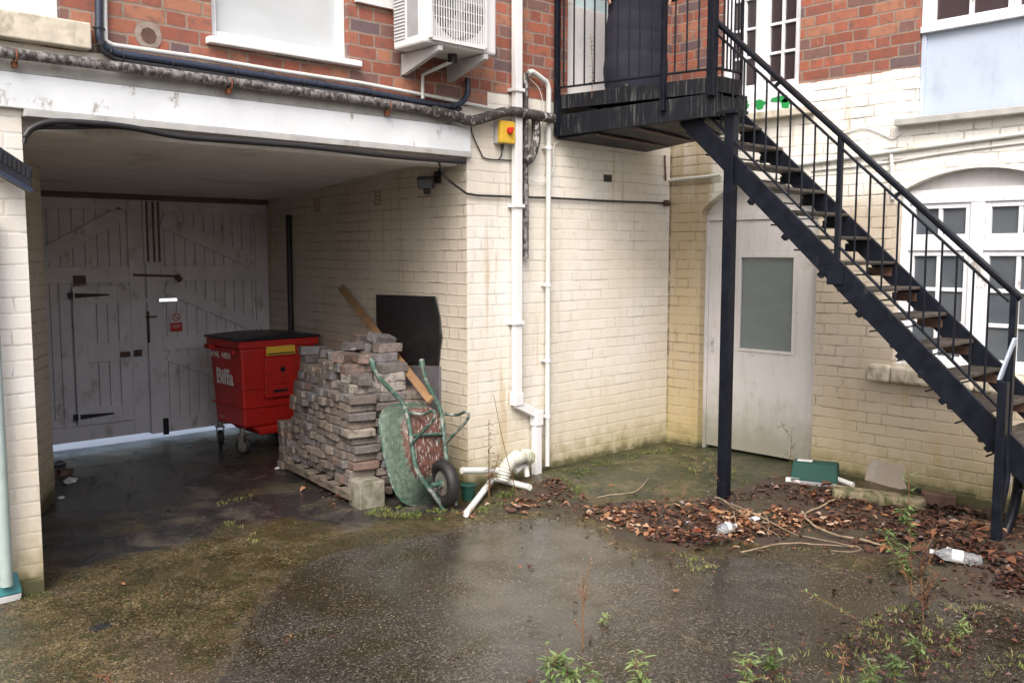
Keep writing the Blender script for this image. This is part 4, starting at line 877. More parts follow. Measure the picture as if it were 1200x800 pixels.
for sx in (-1, 1):
    for k in range(4): m.tube(smooth_path([(sx*(.235+.0), -.075-.017*k+.02, .755), (sx*.238, -.085-.017*k+.02, .72-.004*abs(k-1.5)), (sx*.228, -.085-.017*k+.025, .68-.006*abs(k-1.5))], 4), [.009]*8+[.0075], 8)
    m.tube([(sx*.225, -.10, .775), (sx*.215, -.115, .74), (sx*.21, -.118, .715)], .010, 8); ell(m, (sx*.235, -.075, .765), .018, .038, .04)
m.build('hand', 'skin', pe, local=True)
m = MB()
for sx in (-1, 1): ell(m, (sx*.105, -.06, .045), .05, .135, .045)
m.build('shoe', 'rubber', pe, local=True)
# ------------------------------------------------------------------ pipes and cables
def path_y(pts, off): return [PL(x, y, 1, off) for x, y in pts]
rp('iron_pipe', path_y([(-60, 52), (0, 61), (105, 74), (320, 103), (450, 121), (510, 131)], -.075), .028, 'old_iron', 'old flaking grey iron pipe running above the white beam', 'pipe', 14)
rp('lagged_pipe', smooth_path(path_y([(508, 130), (535, 137), (552, 142), (575, 136), (600, 131), (648, 139)], -.085), 6), .038, 'weathered_lagging', 'black lagged pipe joining the iron pipe beside the yellow switch', 'pipe', 14)
# rusty clips under iron pipe
for (x, y) in ((17, 72), (268, 104), (454, 130)):
    p = PL(x, y, 1, -.06); m = MB(); m.box(p.x-.012, p.x+.012, -.075, -.037, p.z-.03, p.z); m.ring((p.x, -.075, p.z+.025), (1, 0, 0), .034, .004, 20, 6); tag(m.build('pipe_clip', 'rust'), {17: 'rusty pipe clip at the left end of the beam under the pale window', 268: 'rusty pipe clip on the beam under the white window', 454: 'rusty pipe clip on the beam near the air conditioner'}[x], 'pipe clip', 'rusty pipe clips on the beam')
bund = smooth_path(path_y([(116, -30), (116, 20), (117, 46), (128, 58), (150, 65), (230, 77), (320, 91), (420, 106), (500, 121), (533, 124), (547, 112), (548, 92)], -.045), 6)
rp('cable_bundle', bund, .021, 'cable_blue_black', 'thick dark blue cable bundle bending up to the air conditioner', 'cable')
rp('cable_bundle', [p+Vector((0, -.004, -.036)) for p in bund[:-10]], .014, 'black_plastic', 'thinner black cable strapped below the dark blue bundle', 'cable')
m = MB()
for i in range(8, len(bund)-12, 5): p = bund[i]; d = (bund[i+1]-p).normalized(); m.ring(p+Vector((0, 0, -.012)), d, .030, .0028, 18, 5)
tag(m.build('cable_tie', 'black_plastic'), 'black ties strapped round the dark blue cable bundle', 'cable ties')
rp('conduit', smooth_path(path_y([(123, -30), (123, 20), (124, 48)], -.03), 5)+path_y([(132, 53), (230, 67), (320, 82), (420, 97), (500, 112), (600, 132)], -.03), .013, 'white_pipe', 'thin white conduit following the dark cable bundle across the brick', 'conduit')
# white square downpipe
dp = thing('downpipe', 'square white rainwater downpipe with an offset near the ground beside the passage', 'drainpipe', (-1.9, -.06, 0))
def sqpipe(a, b, w_=.068, nm='pipe_length', side=(1, 0, 0)):
    m = MB(); m.bar(a, b, w_, w_*.8, side=side); return m.build(nm, 'white_upvc', dp, bevel=.006)
q1, q2, q3, q4 = PL(606, -60, 1, -.05), PL(607, 473, 1, -.05), PL(629, 485, 1, -.05), PL(629, 557, 1, -.05)
sqpipe(q1, (q1.x, -.05, q2.z)); sqpipe((q1.x, -.05, q2.z), (q3.x, -.05, q3.z), side=(0, 0, 1)); sqpipe((q3.x, -.05, q3.z+.02), (q3.x, -.05, .02))
for z in (3.02, .72+.55, 2.16):
    m = MB(); m.box(q1.x-.055, q1.x+.045, -.09, -.003, z-.012, z+.012); m.build('bracket', 'white_upvc', dp)
m = MB(); m.box(q1.x-.042, q1.x+.042, -.085, -.015, q2.z-.01, q2.z+.09); m.build('collar', 'white_upvc', dp, bevel=.005)
m = MB(); m.box(q3.x-.042, q3.x+.042, -.085, -.015, q3.z-.09, q3.z+.03); m.build('collar', 'white_upvc', dp, bevel=.005)
wp = path_y([(619, 86), (625, 85), (641, 97), (643, 105)], -.045)
zb_ = PL(644, 545, 1, -.045)
o = rp('waste_pipe', smooth_path(wp[:3], 5)+[wp[3], Vector((wp[3].x, -.045, zb_.z))], .021, 'white_pipe', 'round white waste pipe right of the square downpipe', 'pipe', 12)
for z in (2.62, 1.55, .95, .50): m = MB(); m.cyl((wp[3].x, -.045, z-.012), (wp[3].x, -.045, z+.012), .027, 14); m.box(wp[3].x-.035, wp[3].x-.01, -.05, -.003, z-.006, z+.006); m.build('pipe_clip', 'white_upvc', o)
s1 = [PL(616, y, 1, -.045) for y in (86, 150, 215, 303)]
rp('soil_pipe', s1[:3], .022, 'weathered_lagging', 'black upright pipe between the two white pipes at the landing height', 'pipe')
rp('soil_pipe', [s1[2]+Vector((0, 0, -.001)), s1[3]], .025, 'old_iron', 'blistered black and white pipe stub ending below the black upright pipe', 'pipe')
rp('lagged_pipe', smooth_path(path_y([(628, 140), (628, 165), (622, 184), (615, 190)], -.06), 6), .036, 'weathered_lagging', 'short bent black lagged branch beneath the lagged pipe', 'pipe')
rp('thin_wire', smooth_path(path_y([(620, 92), (632, 105), (637, 130), (634, 160)], -.03), 6), .004, 'white_pipe', 'thin white wire curving down beside the waste pipe top', 'wire', 6)
rp('thin_wire', smooth_path(path_y([(618, 210), (635, 214), (648, 200), (649, 172), (656, 166)], -.03), 6), .004, 'white_pipe', 'pale wire looping round the waste pipe below the landing', 'wire', 6)
# cable from the beam corner along the wall to the inner corner
cb = smooth_path(path_y([(514, 190), (520, 205), (532, 216), (547, 227)], -.02), 5)+path_y([(560, 229), (610, 231), (645, 232), (700, 235), (778, 238)], -.02)
rp('wall_cable', cb, .0085, 'black_plastic', 'black cable running level across the cream wall to the inner corner', 'cable', 8)
p = PL(780, 238, 1, -.02); m = MB(); m.cyl((p.x-.02, -.03, p.z), (p.x+.03, -.03, p.z), .028, 12); tag(m.build('junction_box', 'rusty_steel'), 'small rusty round box at the end of the black wall cable', 'junction box')
rp('corner_rod', path_y([(779, 182), (780, 212)], -.02), .008, 'rusty_steel', 'short rusty rod in the inner corner under the landing', 'rod')
fest = smooth_path([PL(x, y, 1, -.07) for x, y in [(29, 160), (38, 150), (60, 143), (100, 144), (150, 149), (210, 160), (270, 165), (360, 172), (430, 180), (480, 185), (545, 190)]], 6)
fest = [Vector((p.x, -.06, min(p.z, 2.53))) if False else p for p in fest]
rp('loose_cable', fest, .017, 'black_plastic', 'black cable sagging along the underside of the white beam', 'cable', 8)
rp('loose_cable', [p+Vector((0, .02, (-.03+.02*math.sin(i*.3))*(1-i/34))) for i, p in enumerate(fest[:34])], .010, 'black_plastic', 'second thinner black cable looping beside the sagging beam cable', 'cable', 8)
rp('thin_wire', smooth_path(path_y([(551, 135), (553, 155), (563, 178), (570, 186), (600, 188)], -.012), 6), .005, 'black_plastic', 'thin black wire looping under the yellow switch', 'wire', 6)
# conduit on the right wall
def path_x(pts, off): return [PL(x, y, 0, off) for x, y in pts]
rp('conduit', path_x([(781, 212), (845, 205)], -.02), .013, 'white_pipe', 'short pale conduit from the inner corner to the door arch', 'conduit')
cz = 2.565
rp('conduit', [Vector((-.02, -1.15, 2.50)), Vector((-.02, -2.05, 2.55)), Vector((-.02, -4.5, 2.68))], .016, 'white_pipe', 'white conduit crossing the wall above the arched window', 'conduit')
rp('conduit', [Vector((-.02, -2.047, 2.53)), Vector((-.02, -2.072, 2.20))], .014, 'white_pipe', 'white conduit dropping to the left side of the arched window', 'conduit')
rp('thin_wire', smooth_path([Vector((-.01, -1.4, 2.45)), Vector((-.01, -2.0, 2.47)), Vector((-.01, -2.6, 2.52)), Vector((-.01, -4.0, 2.58))], 5), .006, 'grey_plastic', 'grey wire running just below the white conduit', 'wire', 6)
rp('thin_wire', smooth_path(path_x([(985, 158), (1012, 151), (1030, 156), (1045, 163), (1056, 158)], -.01), 5), .004, 'grey_plastic', 'thin grey wire wriggling under the blue grey panel', 'wire', 6)
# yellow isolator
iso = thing('isolator_switch', 'yellow isolator switch box with red knob on the cream pier', 'switch', tuple(PL(586, 156, 1, 0)))
a = PL(578, 142, 1, 0); b = PL(595, 170, 1, 0)
m = MB(); m.box(a.x, b.x, -.085, -.045, b.z, a.z); m.build('cover', 'yellow_plastic', iso, bevel=.008)
m = MB(); m.box(a.x-.002, b.x+.002, -.0445, -.002, b.z-.002, a.z+.002); m.build('back_box', 'grey_plastic', iso, bevel=.004)
cc = Vector(((a.x+b.x)/2+.01, -.09, (a.z+b.z)/2+.01)); m = MB(); m.cyl(cc+Vector((0, .005, 0)), cc+Vector((0, -.012, 0)), .026, 20); m.obox(cc+Vector((0, -.02, 0)), (.5, 0, .86), (0, 1, 0), (-.86, 0, .5), .024, .012, .007); m.build('knob', 'sign_red', iso)
m = MB(); m.cyl((cc.x-.02, -.03, b.z), (cc.x-.02, -.03, b.z-.04), .014, 10); m.tube(smooth_path([(cc.x-.02, -.03, b.z-.03), (cc.x-.03, -.03, b.z-.09), (cc.x-.05, -.02, b.z-.12)], 5), .006, 6); m.build('cable_gland', 'black_plastic', iso)
# floodlight
fl = thing('floodlight', 'small black floodlight on a bracket on the passage wall near its outer corner', 'floodlight', tuple(PR(500, 215)))
c = PR(499, 214, .17); d = Vector((-.75, -.45, -.45)).normalized(); sx = d.cross(Vector((0, 0, 1))).normalized(); uy = sx.cross(d)
m = MB(); m.obox(c, sx, uy, d, .062, .045, .022); m.obox(c-d*.03, sx, uy, d, .045, .03, .012); m.build('housing', 'black_plastic', fl, bevel=.008)
m = MB(); m.obox(c+d*.024, sx, uy, d, .052, .035, .002); m.build('lens', 'dark_glass', fl)
m = MB(); c2 = PR(514, 208, .01); m.obox(c2+RWN*.01, RWD, (0, 0, 1), RWN, .03, .045, .012); m.tube([c2, c2+RWN*.07, c-d*.03], .012, 8); m.obox(c+Vector((.01, 0, -.06)), sx, uy, d, .022, .02, .018); m.build('bracket', 'black_plastic', fl)
m = MB(); m.tube(smooth_path([PR(514, 186, .02), PR(515, 197, .03), PR(512, 206, .05)], 5), .007, 6); m.build('cable', 'black_plastic', fl)
# ------------------------------------------------------------------ air conditioner
ac = thing('air_conditioner', 'white air conditioning outdoor unit on brackets on the red brick', 'air conditioner', (-2.75, -.25, 3.15))
x0, x1, ya, yb, z0, z1 = -3.085, -2.47, -.40, -.055, 3.145, 3.75
m = MB(); m.box(x0, x1, ya, yb, z0, z1); m.build('casing', 'ac_white', ac, bevel=.015)
gx0, gx1 = x0+.035, x1-.115
m = MB(); m.cyl((-2.805, ya-.002, 3.43), (-2.805, ya-.006, 3.43), .232, 48); m.build('fan_opening', 'ac_dark', ac)
m = MB(); m.cyl((-2.805, ya-.007, 3.43), (-2.805, ya-.012, 3.43), .05, 20)
for k in range(3):
    a = R(20+120*k); m.prism([Vector((-2.805, ya-.0065, 3.43))+Vector((math.cos(a+da), 0, math.sin(a+da)))*rr for da, rr in ((0, .05), (-.35, .22), (.0, .235), (.45, .2), (.5, .05))], (0, -.003, 0))
m.build('fan', 'ac_grey', ac)
m = MB(); n = 22
for k in range(n+1): x = gx0+(gx1-gx0)*k/n; m.box(x-.002, x+.002, ya-.026, ya-.018, z0+.035, z1-.03)
for k in range(9): z = z0+.04+.066*k; m.box(gx0, gx1, ya-.021, ya-.016, z-.002, z+.002)
for x in (gx0, gx1): m.box(x-.008, x+.008, ya-.028, ya+.002, z0+.03, z1-.02)
m.box(gx0+.008, gx1-.008, ya-.027, ya+.001, z0+.018, z0+.034); m.build('grille', 'ac_white', ac)
m = MB()
for k in range(26): z = z0+.06+.022*k; m.box(x0-.006, x0+.002, yb-.13, yb-.02, z-.004, z+.004)
m.build('side_louvre', 'ac_white', ac)
m = MB(); m.box(x0-.002, x0+.002, ya+.07, yb-.16, z0+.06, z1-.05); m.box(x0-.001, x0+.002, yb-.135, yb-.015, z0+.05, z1-.05); m.build('side_panel', 'ac_grey', ac)
m = MB(); m.box(x1-.10, x1-.055, ya-.003, ya+.001, 3.565, 3.58); m.build('badge', 'ac_grey', ac)
for x in (x0+.12, x1-.10):
    m = MB(); m.prism([(x-.018, -.41, 3.140), (x-.018, -.004, 3.140), (x-.018, -.004, 3.005), (x-.018, -.03, 3.005), (x-.018, -.41, 3.108)], (.036, 0, 0)); m.build('bracket', 'grey_plastic', ac, bevel=.003)
m = MB(); m.tube([(-2.72, -.23, 3.145), (-2.72, -.23, 3.10), (-2.80, -.15, 3.05), (-2.83, -.04, 3.02), (-2.83, -.04, 2.86)], .013, 8); m.build('drain_hose', 'white_pipe', ac)
m = MB(); m.cyl((-2.72, -.23, 3.145), (-2.72, -.23, 3.09), .032, 12); m.build('drain_outlet', 'black_plastic', ac)
m = MB(); m.box(-3.35, -2.98, -.03, -.003, 3.42, 3.48); tag(m.build('trunking', 'ac_white'), 'short white trunking behind the air conditioner', 'trunking')
# ------------------------------------------------------------------ red bin
bn = thing('wheelie_bin', 'large red waste bin with black lid and white lettering in the passage', 'bin', (-2.65, 2.65, 0))
bx0, bx1, by0, by1 = -3.03, -2.27, 2.36, 2.98
m = MB(); tz, bz = 1.06, .225; tp = .035
def ringpts(x0, x1, y0, y1, z): return [(x0, y0, z), (x1, y0, z), (x1, y1, z), (x0, y1, z)]
m.hexa(ringpts(bx0+tp, bx1-tp, by0+tp, by1-tp, .24)+ringpts(bx0, bx1, by0, by1, tz-.10)); m.hexa(ringpts(bx0+.2, bx1-.1, by0+.03, by1-.1, .155)+ringpts(bx0+.12, bx1-.05, by0+.035, by1-.06, .2385))
body = m.build('body', 'red_plastic', bn, bevel=.022)
m = MB(); m.box(bx0-.02, bx1+.02, by0-.02, by1+.02, tz-.10, tz-.035)
for k in range(3): z = .42+.17*k; m.box(bx0+.010, bx1-.010, by0+.006-.003*k, by1, z, z+.012)
m.build('rim', 'red_plastic', body, bevel=.012)
m = MB(); m.box(bx0+.22, bx1-.23, by0-.022, by0+.02, .50, .86); m.box(bx0+.30, bx1-.32, by0-.034, by0-.022, .62, .84); m.build('lock_housing', 'red_plastic', bn, bevel=.014)
m = MB(); m.cyl((bx0+.39, by0-.034, .755), (bx0+.39, by0-.05, .755), .022, 14); m.build('lock', 'bin_lid', bn)
m = MB(); m.box(bx0+.30, bx1-.32, by0-.03, by0-.0225, .548, .57); m.build('grip_slot', 'bin_lid', bn)
m = MB(); m.box(bx0+.235, bx1-.235, by0-.028, by0-.0225, .885, .965); m.build('sticker', 'yellow_plastic', bn)
m = MB(); m.box(bx0+.245, bx1-.245, by0-.0300, by0-.0285, .893, .905); m.build('sticker_line', 'black_plastic', bn)
m = MB(); n = 10; poly = [(bx0-.035, tz-.034)]+[(bx0-.035+(bx1-bx0+.07)*i/n, tz-.012+.018*math.sin(math.pi*i/n)) for i in range(n+1)]+[(bx1+.035, tz-.034)]
m.prism([(x, by0-.04, z) for x, z in poly], (0, by1-by0+.08, 0)); m.build('lid', 'bin_lid', bn, bevel=.012)
m = MB(); m.box(bx0-.075, bx0-.02, by1-.16, by1-.05, tz-.13, tz-.09); m.box(bx0-.05, bx0-.02, by0+.05, by0+.11, tz-.15, tz-.11); m.build('trunnion', 'red_plastic', bn, bevel=.006)
for (x, y, a) in ((bx0+.035, by0+.06, .5), (bx0+.05, by1-.07, -.3), (bx1-.08, by0+.08, .2), (bx1-.08, by1-.07, .9)):
    wh = bpy.data.objects.new('castor', None); COL.objects.link(wh); wh.parent = bn; wh.location = (x+2.65, y-2.65, .078); wh.rotation_euler = (0, 0, a)
    m = MB(); m.ring((0, 0, 0), (1, 0, 0), .058, .020, 28, 10); m.build('tyre', 'rubber', wh, local=True)
    m = MB(); m.cyl((-.014, 0, 0), (.014, 0, 0), .05, 24); m.build('wheel_disc', 'rim_metal', wh, local=True)
    m = MB(); m.box(-.034, -.026, -.02, .03, -.01, .10); m.box(.026, .034, -.02, .03, -.01, .10); m.box(-.04, .04, -.03, .05, .101, .112); m.cyl((0, .01, .112), (0, .01, .16), .025, 10); m.build('fork', 'rim_metal', wh, local=True)
def text(s_, size, parent, mat, loc, xdir, up, nm='lettering', ext=.0015, bold=0.0, shear=0):
    cu = bpy.data.curves.new('t', 'FONT'); cu.body = s_; cu.size = size; cu.extrude = ext; cu.offset = bold; cu.shear = shear; cu.align_x = 'LEFT'
    to = bpy.data.objects.new('t', cu); COL.objects.link(to); dg = bpy.context.evaluated_depsgraph_get(); dg.update()
    me = bpy.data.meshes.new_from_object(to.evaluated_get(dg)); bpy.data.objects.remove(to)
    xd = Vector(xdir).normalized(); u = Vector(up).normalized(); n = xd.cross(u)
    off = worldloc(parent)
    for v in me.vertices: v.co = Vector(loc)+xd*v.co.x+u*v.co.y+n*v.co.z-off
    me.materials.clear(); me.materials.append(M[mat]); o = bpy.data.objects.new(nm, me); COL.objects.link(o); o.parent = parent; return o
SXX = bx0+.012
text('Biffa', .195, bn, 'letter_white', (bx0+.0055-.004, by1-.13, .62), (0, -1, 0), (-.03, 0, 1), bold=.006)
text('04 NL  44031', .075, bn, 'letter_white', (bx0-.003, by1-.02, .855), (0, -1, 0), (-.03, 0, 1), bold=.002)
text('........', .06, bn, 'letter_white', (bx0+.028, by1-.10, .30), (0, -1, 0), (-.03, 0, 1))
# ------------------------------------------------------------------ brick stack on its pallet
S0 = Vector((-3.175, .37, 0)); sv = Vector((.18, 1.22, 0)).normalized(); su = Vector((sv.y, -sv.x, 0))
def SP(u, v, z): return S0+su*u+sv*v+Vector((0, 0, z))
pal = thing('pallet', 'weathered wooden pallet carrying the brick stack', 'pallet', tuple(SP(.3, .6, 0)))
m = MB()
for k in range(6): m.obox(SP(.29, .05+.225*k, .095), su, sv, (0, 0, 1), .36, .05, .010)
m.build('deck_board', 'pallet_wood', pal)
m = MB()
for k in range(3): m.obox(SP(-.04+.31*k, .58, .062), su, sv, (0, 0, 1), .016, .63, .024)
m.build('bearer', 'pallet_wood', pal)
ZA = Vector((0, 0, 1))
def mkbrick(L, W, H, name, mat, seed):
    random.seed(seed); m = MB(); c = []
    for dz in (-1, 1):
        for dx, dy in ((-1, -1), (1, -1), (1, 1), (-1, 1)): c.append((dx*L/2+random.uniform(-.004, .004), dy*W/2+random.uniform(-.003, .003), dz*H/2+random.uniform(-.002, .002)))
    m.hexa(c); o = m.build(name, mat, bevel=.006); return o
def place(src, first, p, ang, tilt=(0, 0)):
    o = src if first else src.copy()
    if not first: COL.objects.link(o)
    o.location = p; o.rotation_euler = (tilt[0], tilt[1], ang); return o
aS = math.atan2(su.y, su.x)
low = [mkbrick(.205, .102, .056, 'brick', 'reclaimed_brick', 10+i) for i in range(4)]; usedL = set()
rnd = random.Random(3)
OR = ['first', 'second', 'third', 'fourth', 'fifth', 'sixth', 'seventh', 'eighth', 'ninth', 'tenth', 'eleventh', 'twelfth']
def put_low(p, ang, lab):
    k = rnd.randrange(4); f = k not in usedL; usedL.add(k); o = place(low[k], f, p, ang+rnd.uniform(-.10, .10), (rnd.uniform(-.03, .03), rnd.uniform(-.02, .02)))
    tag(o, lab, 'brick', 'bricks of the lower tier on the pallet')
nl = 11; hz = .0605
for r in range(nl):
    z = .108+hz*(r+.5); off = (.5 if r % 2 else 0)
    for k in range(11):
        v = .05+.1035*(k+off*.7); put_low(SP(.10+rnd.uniform(-.026, .018)+.012*math.sin(r*1.7+k*.4)+(.02 if r in (3, 4) and k < 2 else 0), v, z), aS, 'thin brick %s from the front corner in the %s course up on the long side' % (OR[k], OR[r]))
    for k in range(2):
        put_low(SP(.33+.215*k-.03*(r % 2), .055+rnd.uniform(-.03, .014), z), aS, 'thin brick %s from the corner in the %s course up behind the wheelbarrow' % (OR[k+1], OR[r]))
    for k in range(1):
        put_low(SP(.33+.04, 1.12, z), aS, 'thin brick in the %s course at the far end of the pallet by the bin' % OR[r])
# inner rows of the top course
for k in range(10):
    for j in range(2): put_low(SP(.315+.215*j, .165+.1085*k if k < 9 else 1.08, .108+hz*(nl-.5)), aS, 'thin brick %s from the front in the topmost lower course, %s inner row' % (OR[k], ('left', 'right')[j]))
hi = [mkbrick(.215, .1025, .066, 'brick', 'loose_brick', 30+i) for i in range(4)]; usedH = set()
def put_hi(p, ang, tilt=(0, 0), lab='larger mixed reclaimed brick in the loosely laid upper tier', grp='bricks of the upper tier'):
    k = rnd.randrange(4); f = k not in usedH; usedH.add(k); o = place(hi[k], f, p, ang, tilt); tag(o, lab, 'brick', grp); return o
zt0 = .108+hz*nl
cols = []
for j, u in enumerate((.16, .40)):
    for k in range(9):
        v = .16+.115*k
        n = [2, 3, 3, 3, 3, 3, 2, 2, 4][k] if j == 0 else [3, 4, 4, 4, 4, 4, 3, 2, 2][k]
        for q in range(n): put_hi(SP(u+rnd.uniform(-.02, .02), v+rnd.uniform(-.008, .008), zt0+.068*(q+.5)), aS+rnd.uniform(-.16, .16)+(1.57 if rnd.random() < .12 else 0), (rnd.uniform(-.04, .04), rnd.uniform(-.04, .04)), 'loose brick %s from the front in the %s course of the upper tier, %s row' % (OR[k], OR[q], ('left', 'right')[j]))
for q in range(4): pass
T = .108+hz*nl+.068*4
tossed = []
for (u, v, z, a, tx) in [(.14, .42, T-.068+.034, .6, .1), (.20, .62, T-.068+.034, -.3, -.12), (.16, .82, T-.068+.034, 1.2, .08), (.40, .45, T+.034, .4, 0), (.42, .62, T+.034, -.5, .06), (.38, .78, T+.034, .9, 0), (.40, .60, T+.085, .1, .22), (.43, .76, T+.07, .5, -.3), (.22, .30, T-.034, 1.4, .05), (.44, .30, T+.034, .2, 0), (.44, .40, T+.095, .3, .3), (.28, .52, T+.03, 2.0, .25)]:
    tossed.append(put_hi(SP(u, v, z), aS+a, (tx, tx*.5), 'x', 'bricks tossed on top of the pile'))
def scrx(o): d = o.location-CAM; return d.dot(RT)/d.dot(FW)
for i, o in enumerate(sorted(tossed, key=scrx)): o['label'] = '%s from the left of the bricks tossed on the untidy top of the pile' % OR[i]
b0 = PG(349, 553)
rb = mkbrick(.215, .1025, .066, 'brick', 'reclaimed_brick', 77)
i = 0
for q in range(6):
    for e in range(2):
        o = place(rb, i == 0, Vector((b0.x+.06+rnd.uniform(-.012, .012), b0.y+.08+.11*e, .034+.068*q)), aS+rnd.uniform(-.1, .1)); i += 1
        tag(o, 'brick in the %s course of the small pile beside the bin, %s column' % (OR[q], ('near', 'far')[e]), 'brick', 'bricks of the small pile beside the bin')
# concrete block and plank
cbk = PG(437, 597); m = MB(); m.obox((cbk.x+.05, cbk.y+.15, .085), su, sv, (0, 0, 1), .10, .10, .10); tag(m.build('concrete_block', 'concrete_block', bevel=.012), 'pale concrete block standing under the front corner of the brick stack', 'concrete block')
pa = PR(400, 337, .03); pbm = PL(505, 469, 1, .02)
m = MB(); m.bar(pa, pbm, .060, .030, side=(.5, .5, .7)); tag(m.build('plank', 'plank_wood', bevel=.004), 'long light brown plank leaning across the brick stack towards the wall', 'plank')
# ------------------------------------------------------------------ wheelbarrow stood on its nose
wb = thing('wheelbarrow', 'upended green wheelbarrow with rusty pan leaning on the brick stack', 'wheelbarrow', (-2.9, -.1, 0))
def PB(x, y, off=0.0):
    n = Vector((0, 1, -.318)).normalized(); p0 = Vector((0, -.22, 0))+n*off; d = ray(x, y); return CAM+d*((p0-CAM).dot(n)/d.dot(n))
tl = smooth_path([PB(*q) for q in [(435, 420), (441, 438), (458, 457), (473, 474), (480, 500), (484, 530), (488, 549), (498, 566), (512, 584), (520, 597)]], 5)
tr = smooth_path([PB(*q) for q in [(494, 421), (497, 440), (507, 462), (516, 480), (520, 508), (523, 535), (527, 560), (534, 592)]], 5)
m = MB(); m.tube(tl, .0165, 10); m.tube(tr, .0165, 10); m.tube([PB(481, 510), PB(521, 508)], .012, 8); m.build('frame', 'barrow_frame_paint', wb)
for tt in (tl, tr): m = MB(); m.tube(tt[:4], .021, 10); m.build('handle_grip', 'barrow_frame_paint', wb)
lx = PB(520, 508).x+.01
lg = [PB(515, 484), PB(526, 485)+Vector((.02, -.06, 0)), PL(546, 482, 0, lx-.02), PL(549, 486, 0, lx-.02), PL(545, 495, 0, lx-.02), PB(520, 521)]
m = MB(); m.tube(smooth_path(lg, 4), .011, 8); dl = PB(481, 508)-PB(520, 508)
m.tube(smooth_path([p+dl for p in lg], 4), .011, 8); m.tube([lg[3], lg[3]+dl], .009, 8) if False else None
m.build('leg', 'barrow_frame_paint', wb)
def pan():
    n_ = Vector((0, 1, -.318)).normalized(); up_ = Vector((0, .318, 1)).normalized(); c0 = Vector((-2.815, -.22, 0))
    rings = []; seg = 48
    # depth, centre height, half height, half width
    for (dp_, ch, hh, hw, e) in [(.022, .545, .10, .09, 3), (.02, .545, .17, .14, 3.5), (.030, .53, .205, .165, 3.5), (.085, .49, .265, .190, 3.6), (.16, .455, .325, .218, 4), (.225, .44, .358, .238, 4), (.23, .44, .370, .250, 4)]:
        rr = []
        for k in range(seg):
            a = 2*math.pi*k/seg; ca, sa = math.cos(a), math.sin(a)
            x = hw*math.copysign(abs(ca)**(2/e), ca); z = hh*math.copysign(abs(sa)**(2/e), sa)
            if z < 0: x *= 1-.22*(-z/hh)**2
            dn = noise.noise(Vector((x*6, z*6, dp_*8)))*.010
            rr.append(c0+Vector((1, 0, 0))*x+up_*(ch+z)+n_*(dp_+dn))
        rings.append(rr)
    m = MB(); vs = [p for r in rings for p in r]; fs = [(i*seg+k, i*seg+(k+1) % seg, (i+1)*seg+(k+1) % seg, (i+1)*seg+k) for i in range(len(rings)-1) for k in range(seg)]
    fs.append(tuple(range(seg-1, -1, -1))); m.add(vs, fs, True)
    o = m.build('pan', 'barrow_paint', wb); so_ = o.modifiers.new('solid', 'SOLIDIFY'); so_.thickness = .004
    m = MB(); m.tube(rings[-1]+[rings[-1][0]], .007, 8); m.build('pan_rim', 'barrow_frame_paint', o)
pan()
wc = PL(520, 566, 0, -2.79); wc.z = max(wc.z, .168)
wh = bpy.data.objects.new('wheel', None); COL.objects.link(wh); wh.parent = wb; wh.location = wc-Vector((-2.9, -.1, 0)); wh.rotation_euler = (0, 0, R(-8))
m = MB(); m.ring((0, 0, 0), (1, 0, 0), .130, .041, 48, 14); m.build('tyre', 'rubber', wh, local=True)
m = MB(); m.ring((0, 0, 0), (1, 0, 0), .092, .012, 40, 8); m.tube([(-.02, 0, 0), (-.012, 0, 0), (.012, 0, 0), (.02, 0, 0)], [.085, .092, .092, .085], 32); m.build('rim', 'rim_metal', wh, local=True)
m = MB(); m.cyl((-.10, 0, 0), (.07, 0, 0), .017, 14); m.cyl((-.045, 0, 0), (.045, 0, 0), .032, 14); m.build('hub', 'barrow_frame_paint', wh, local=True)
# ------------------------------------------------------------------ pipe and box at far left
p0 = PL(4, 470, 1, -.06); p1 = PL(10, 668, 1, -.06)
rp('downpipe', [Vector((p0.x-.03, -.06, 2.0)), Vector((p0.x-.03, -.06, .10))], .032, 'green_white_pipe', 'pale green white pipe running down the left pier into the teal box', 'drainpipe', 14)
pb_ = bpy.data.materials.new('x')
plain('teal_box', (0.04, 0.19, 0.20), 0.4, var=0.1)
bt = thing('bait_box', 'teal plastic box standing on a white base at the foot of the left pier', 'plastic box', (-5.62, -.12, 0))
def slopebox(c, L, W, H, ang, mat, parent, base='paper'):
    ax = Vector((math.cos(ang), math.sin(ang), 0)); ay = Vector((-ax.y, ax.x, 0)); c = Vector(c)
    q = lambda a, b, z: c+ax*a+ay*b+Vector((0, 0, z))
    m = MB(); m.hexa([q(-L/2, -W/2, H*.25), q(L/2, -W/2, H*.25), q(L/2, W/2, H*.25), q(-L/2, W/2, H*.25), q(-L/2+.01, -W/2+.05, H), q(L/2-.01, -W/2+.05, H), q(L/2-.01, W/2-.03, H), q(-L/2+.01, W/2-.03, H)]); m.build('lid', mat, parent, bevel=.01)
    m = MB(); m.hexa([q(-L/2+.01, -W/2+.01, 0), q(L/2-.01, -W/2+.01, 0), q(L/2-.01, W/2-.01, 0), q(-L/2+.01, W/2-.01, 0), q(-L/2+.005, -W/2+.005, H*.245), q(L/2-.005, -W/2+.005, H*.245), q(L/2-.005, W/2-.005, H*.245), q(-L/2+.005, W/2-.005, H*.245)]); m.build('base', base, parent, bevel=.004)
    return ax, ay, c
bc = PL(8, 707, 2, .0); slopebox((bc.x-.02, bc.y+.12, 0), .20, .24, .15, 0, 'teal_box', bt)
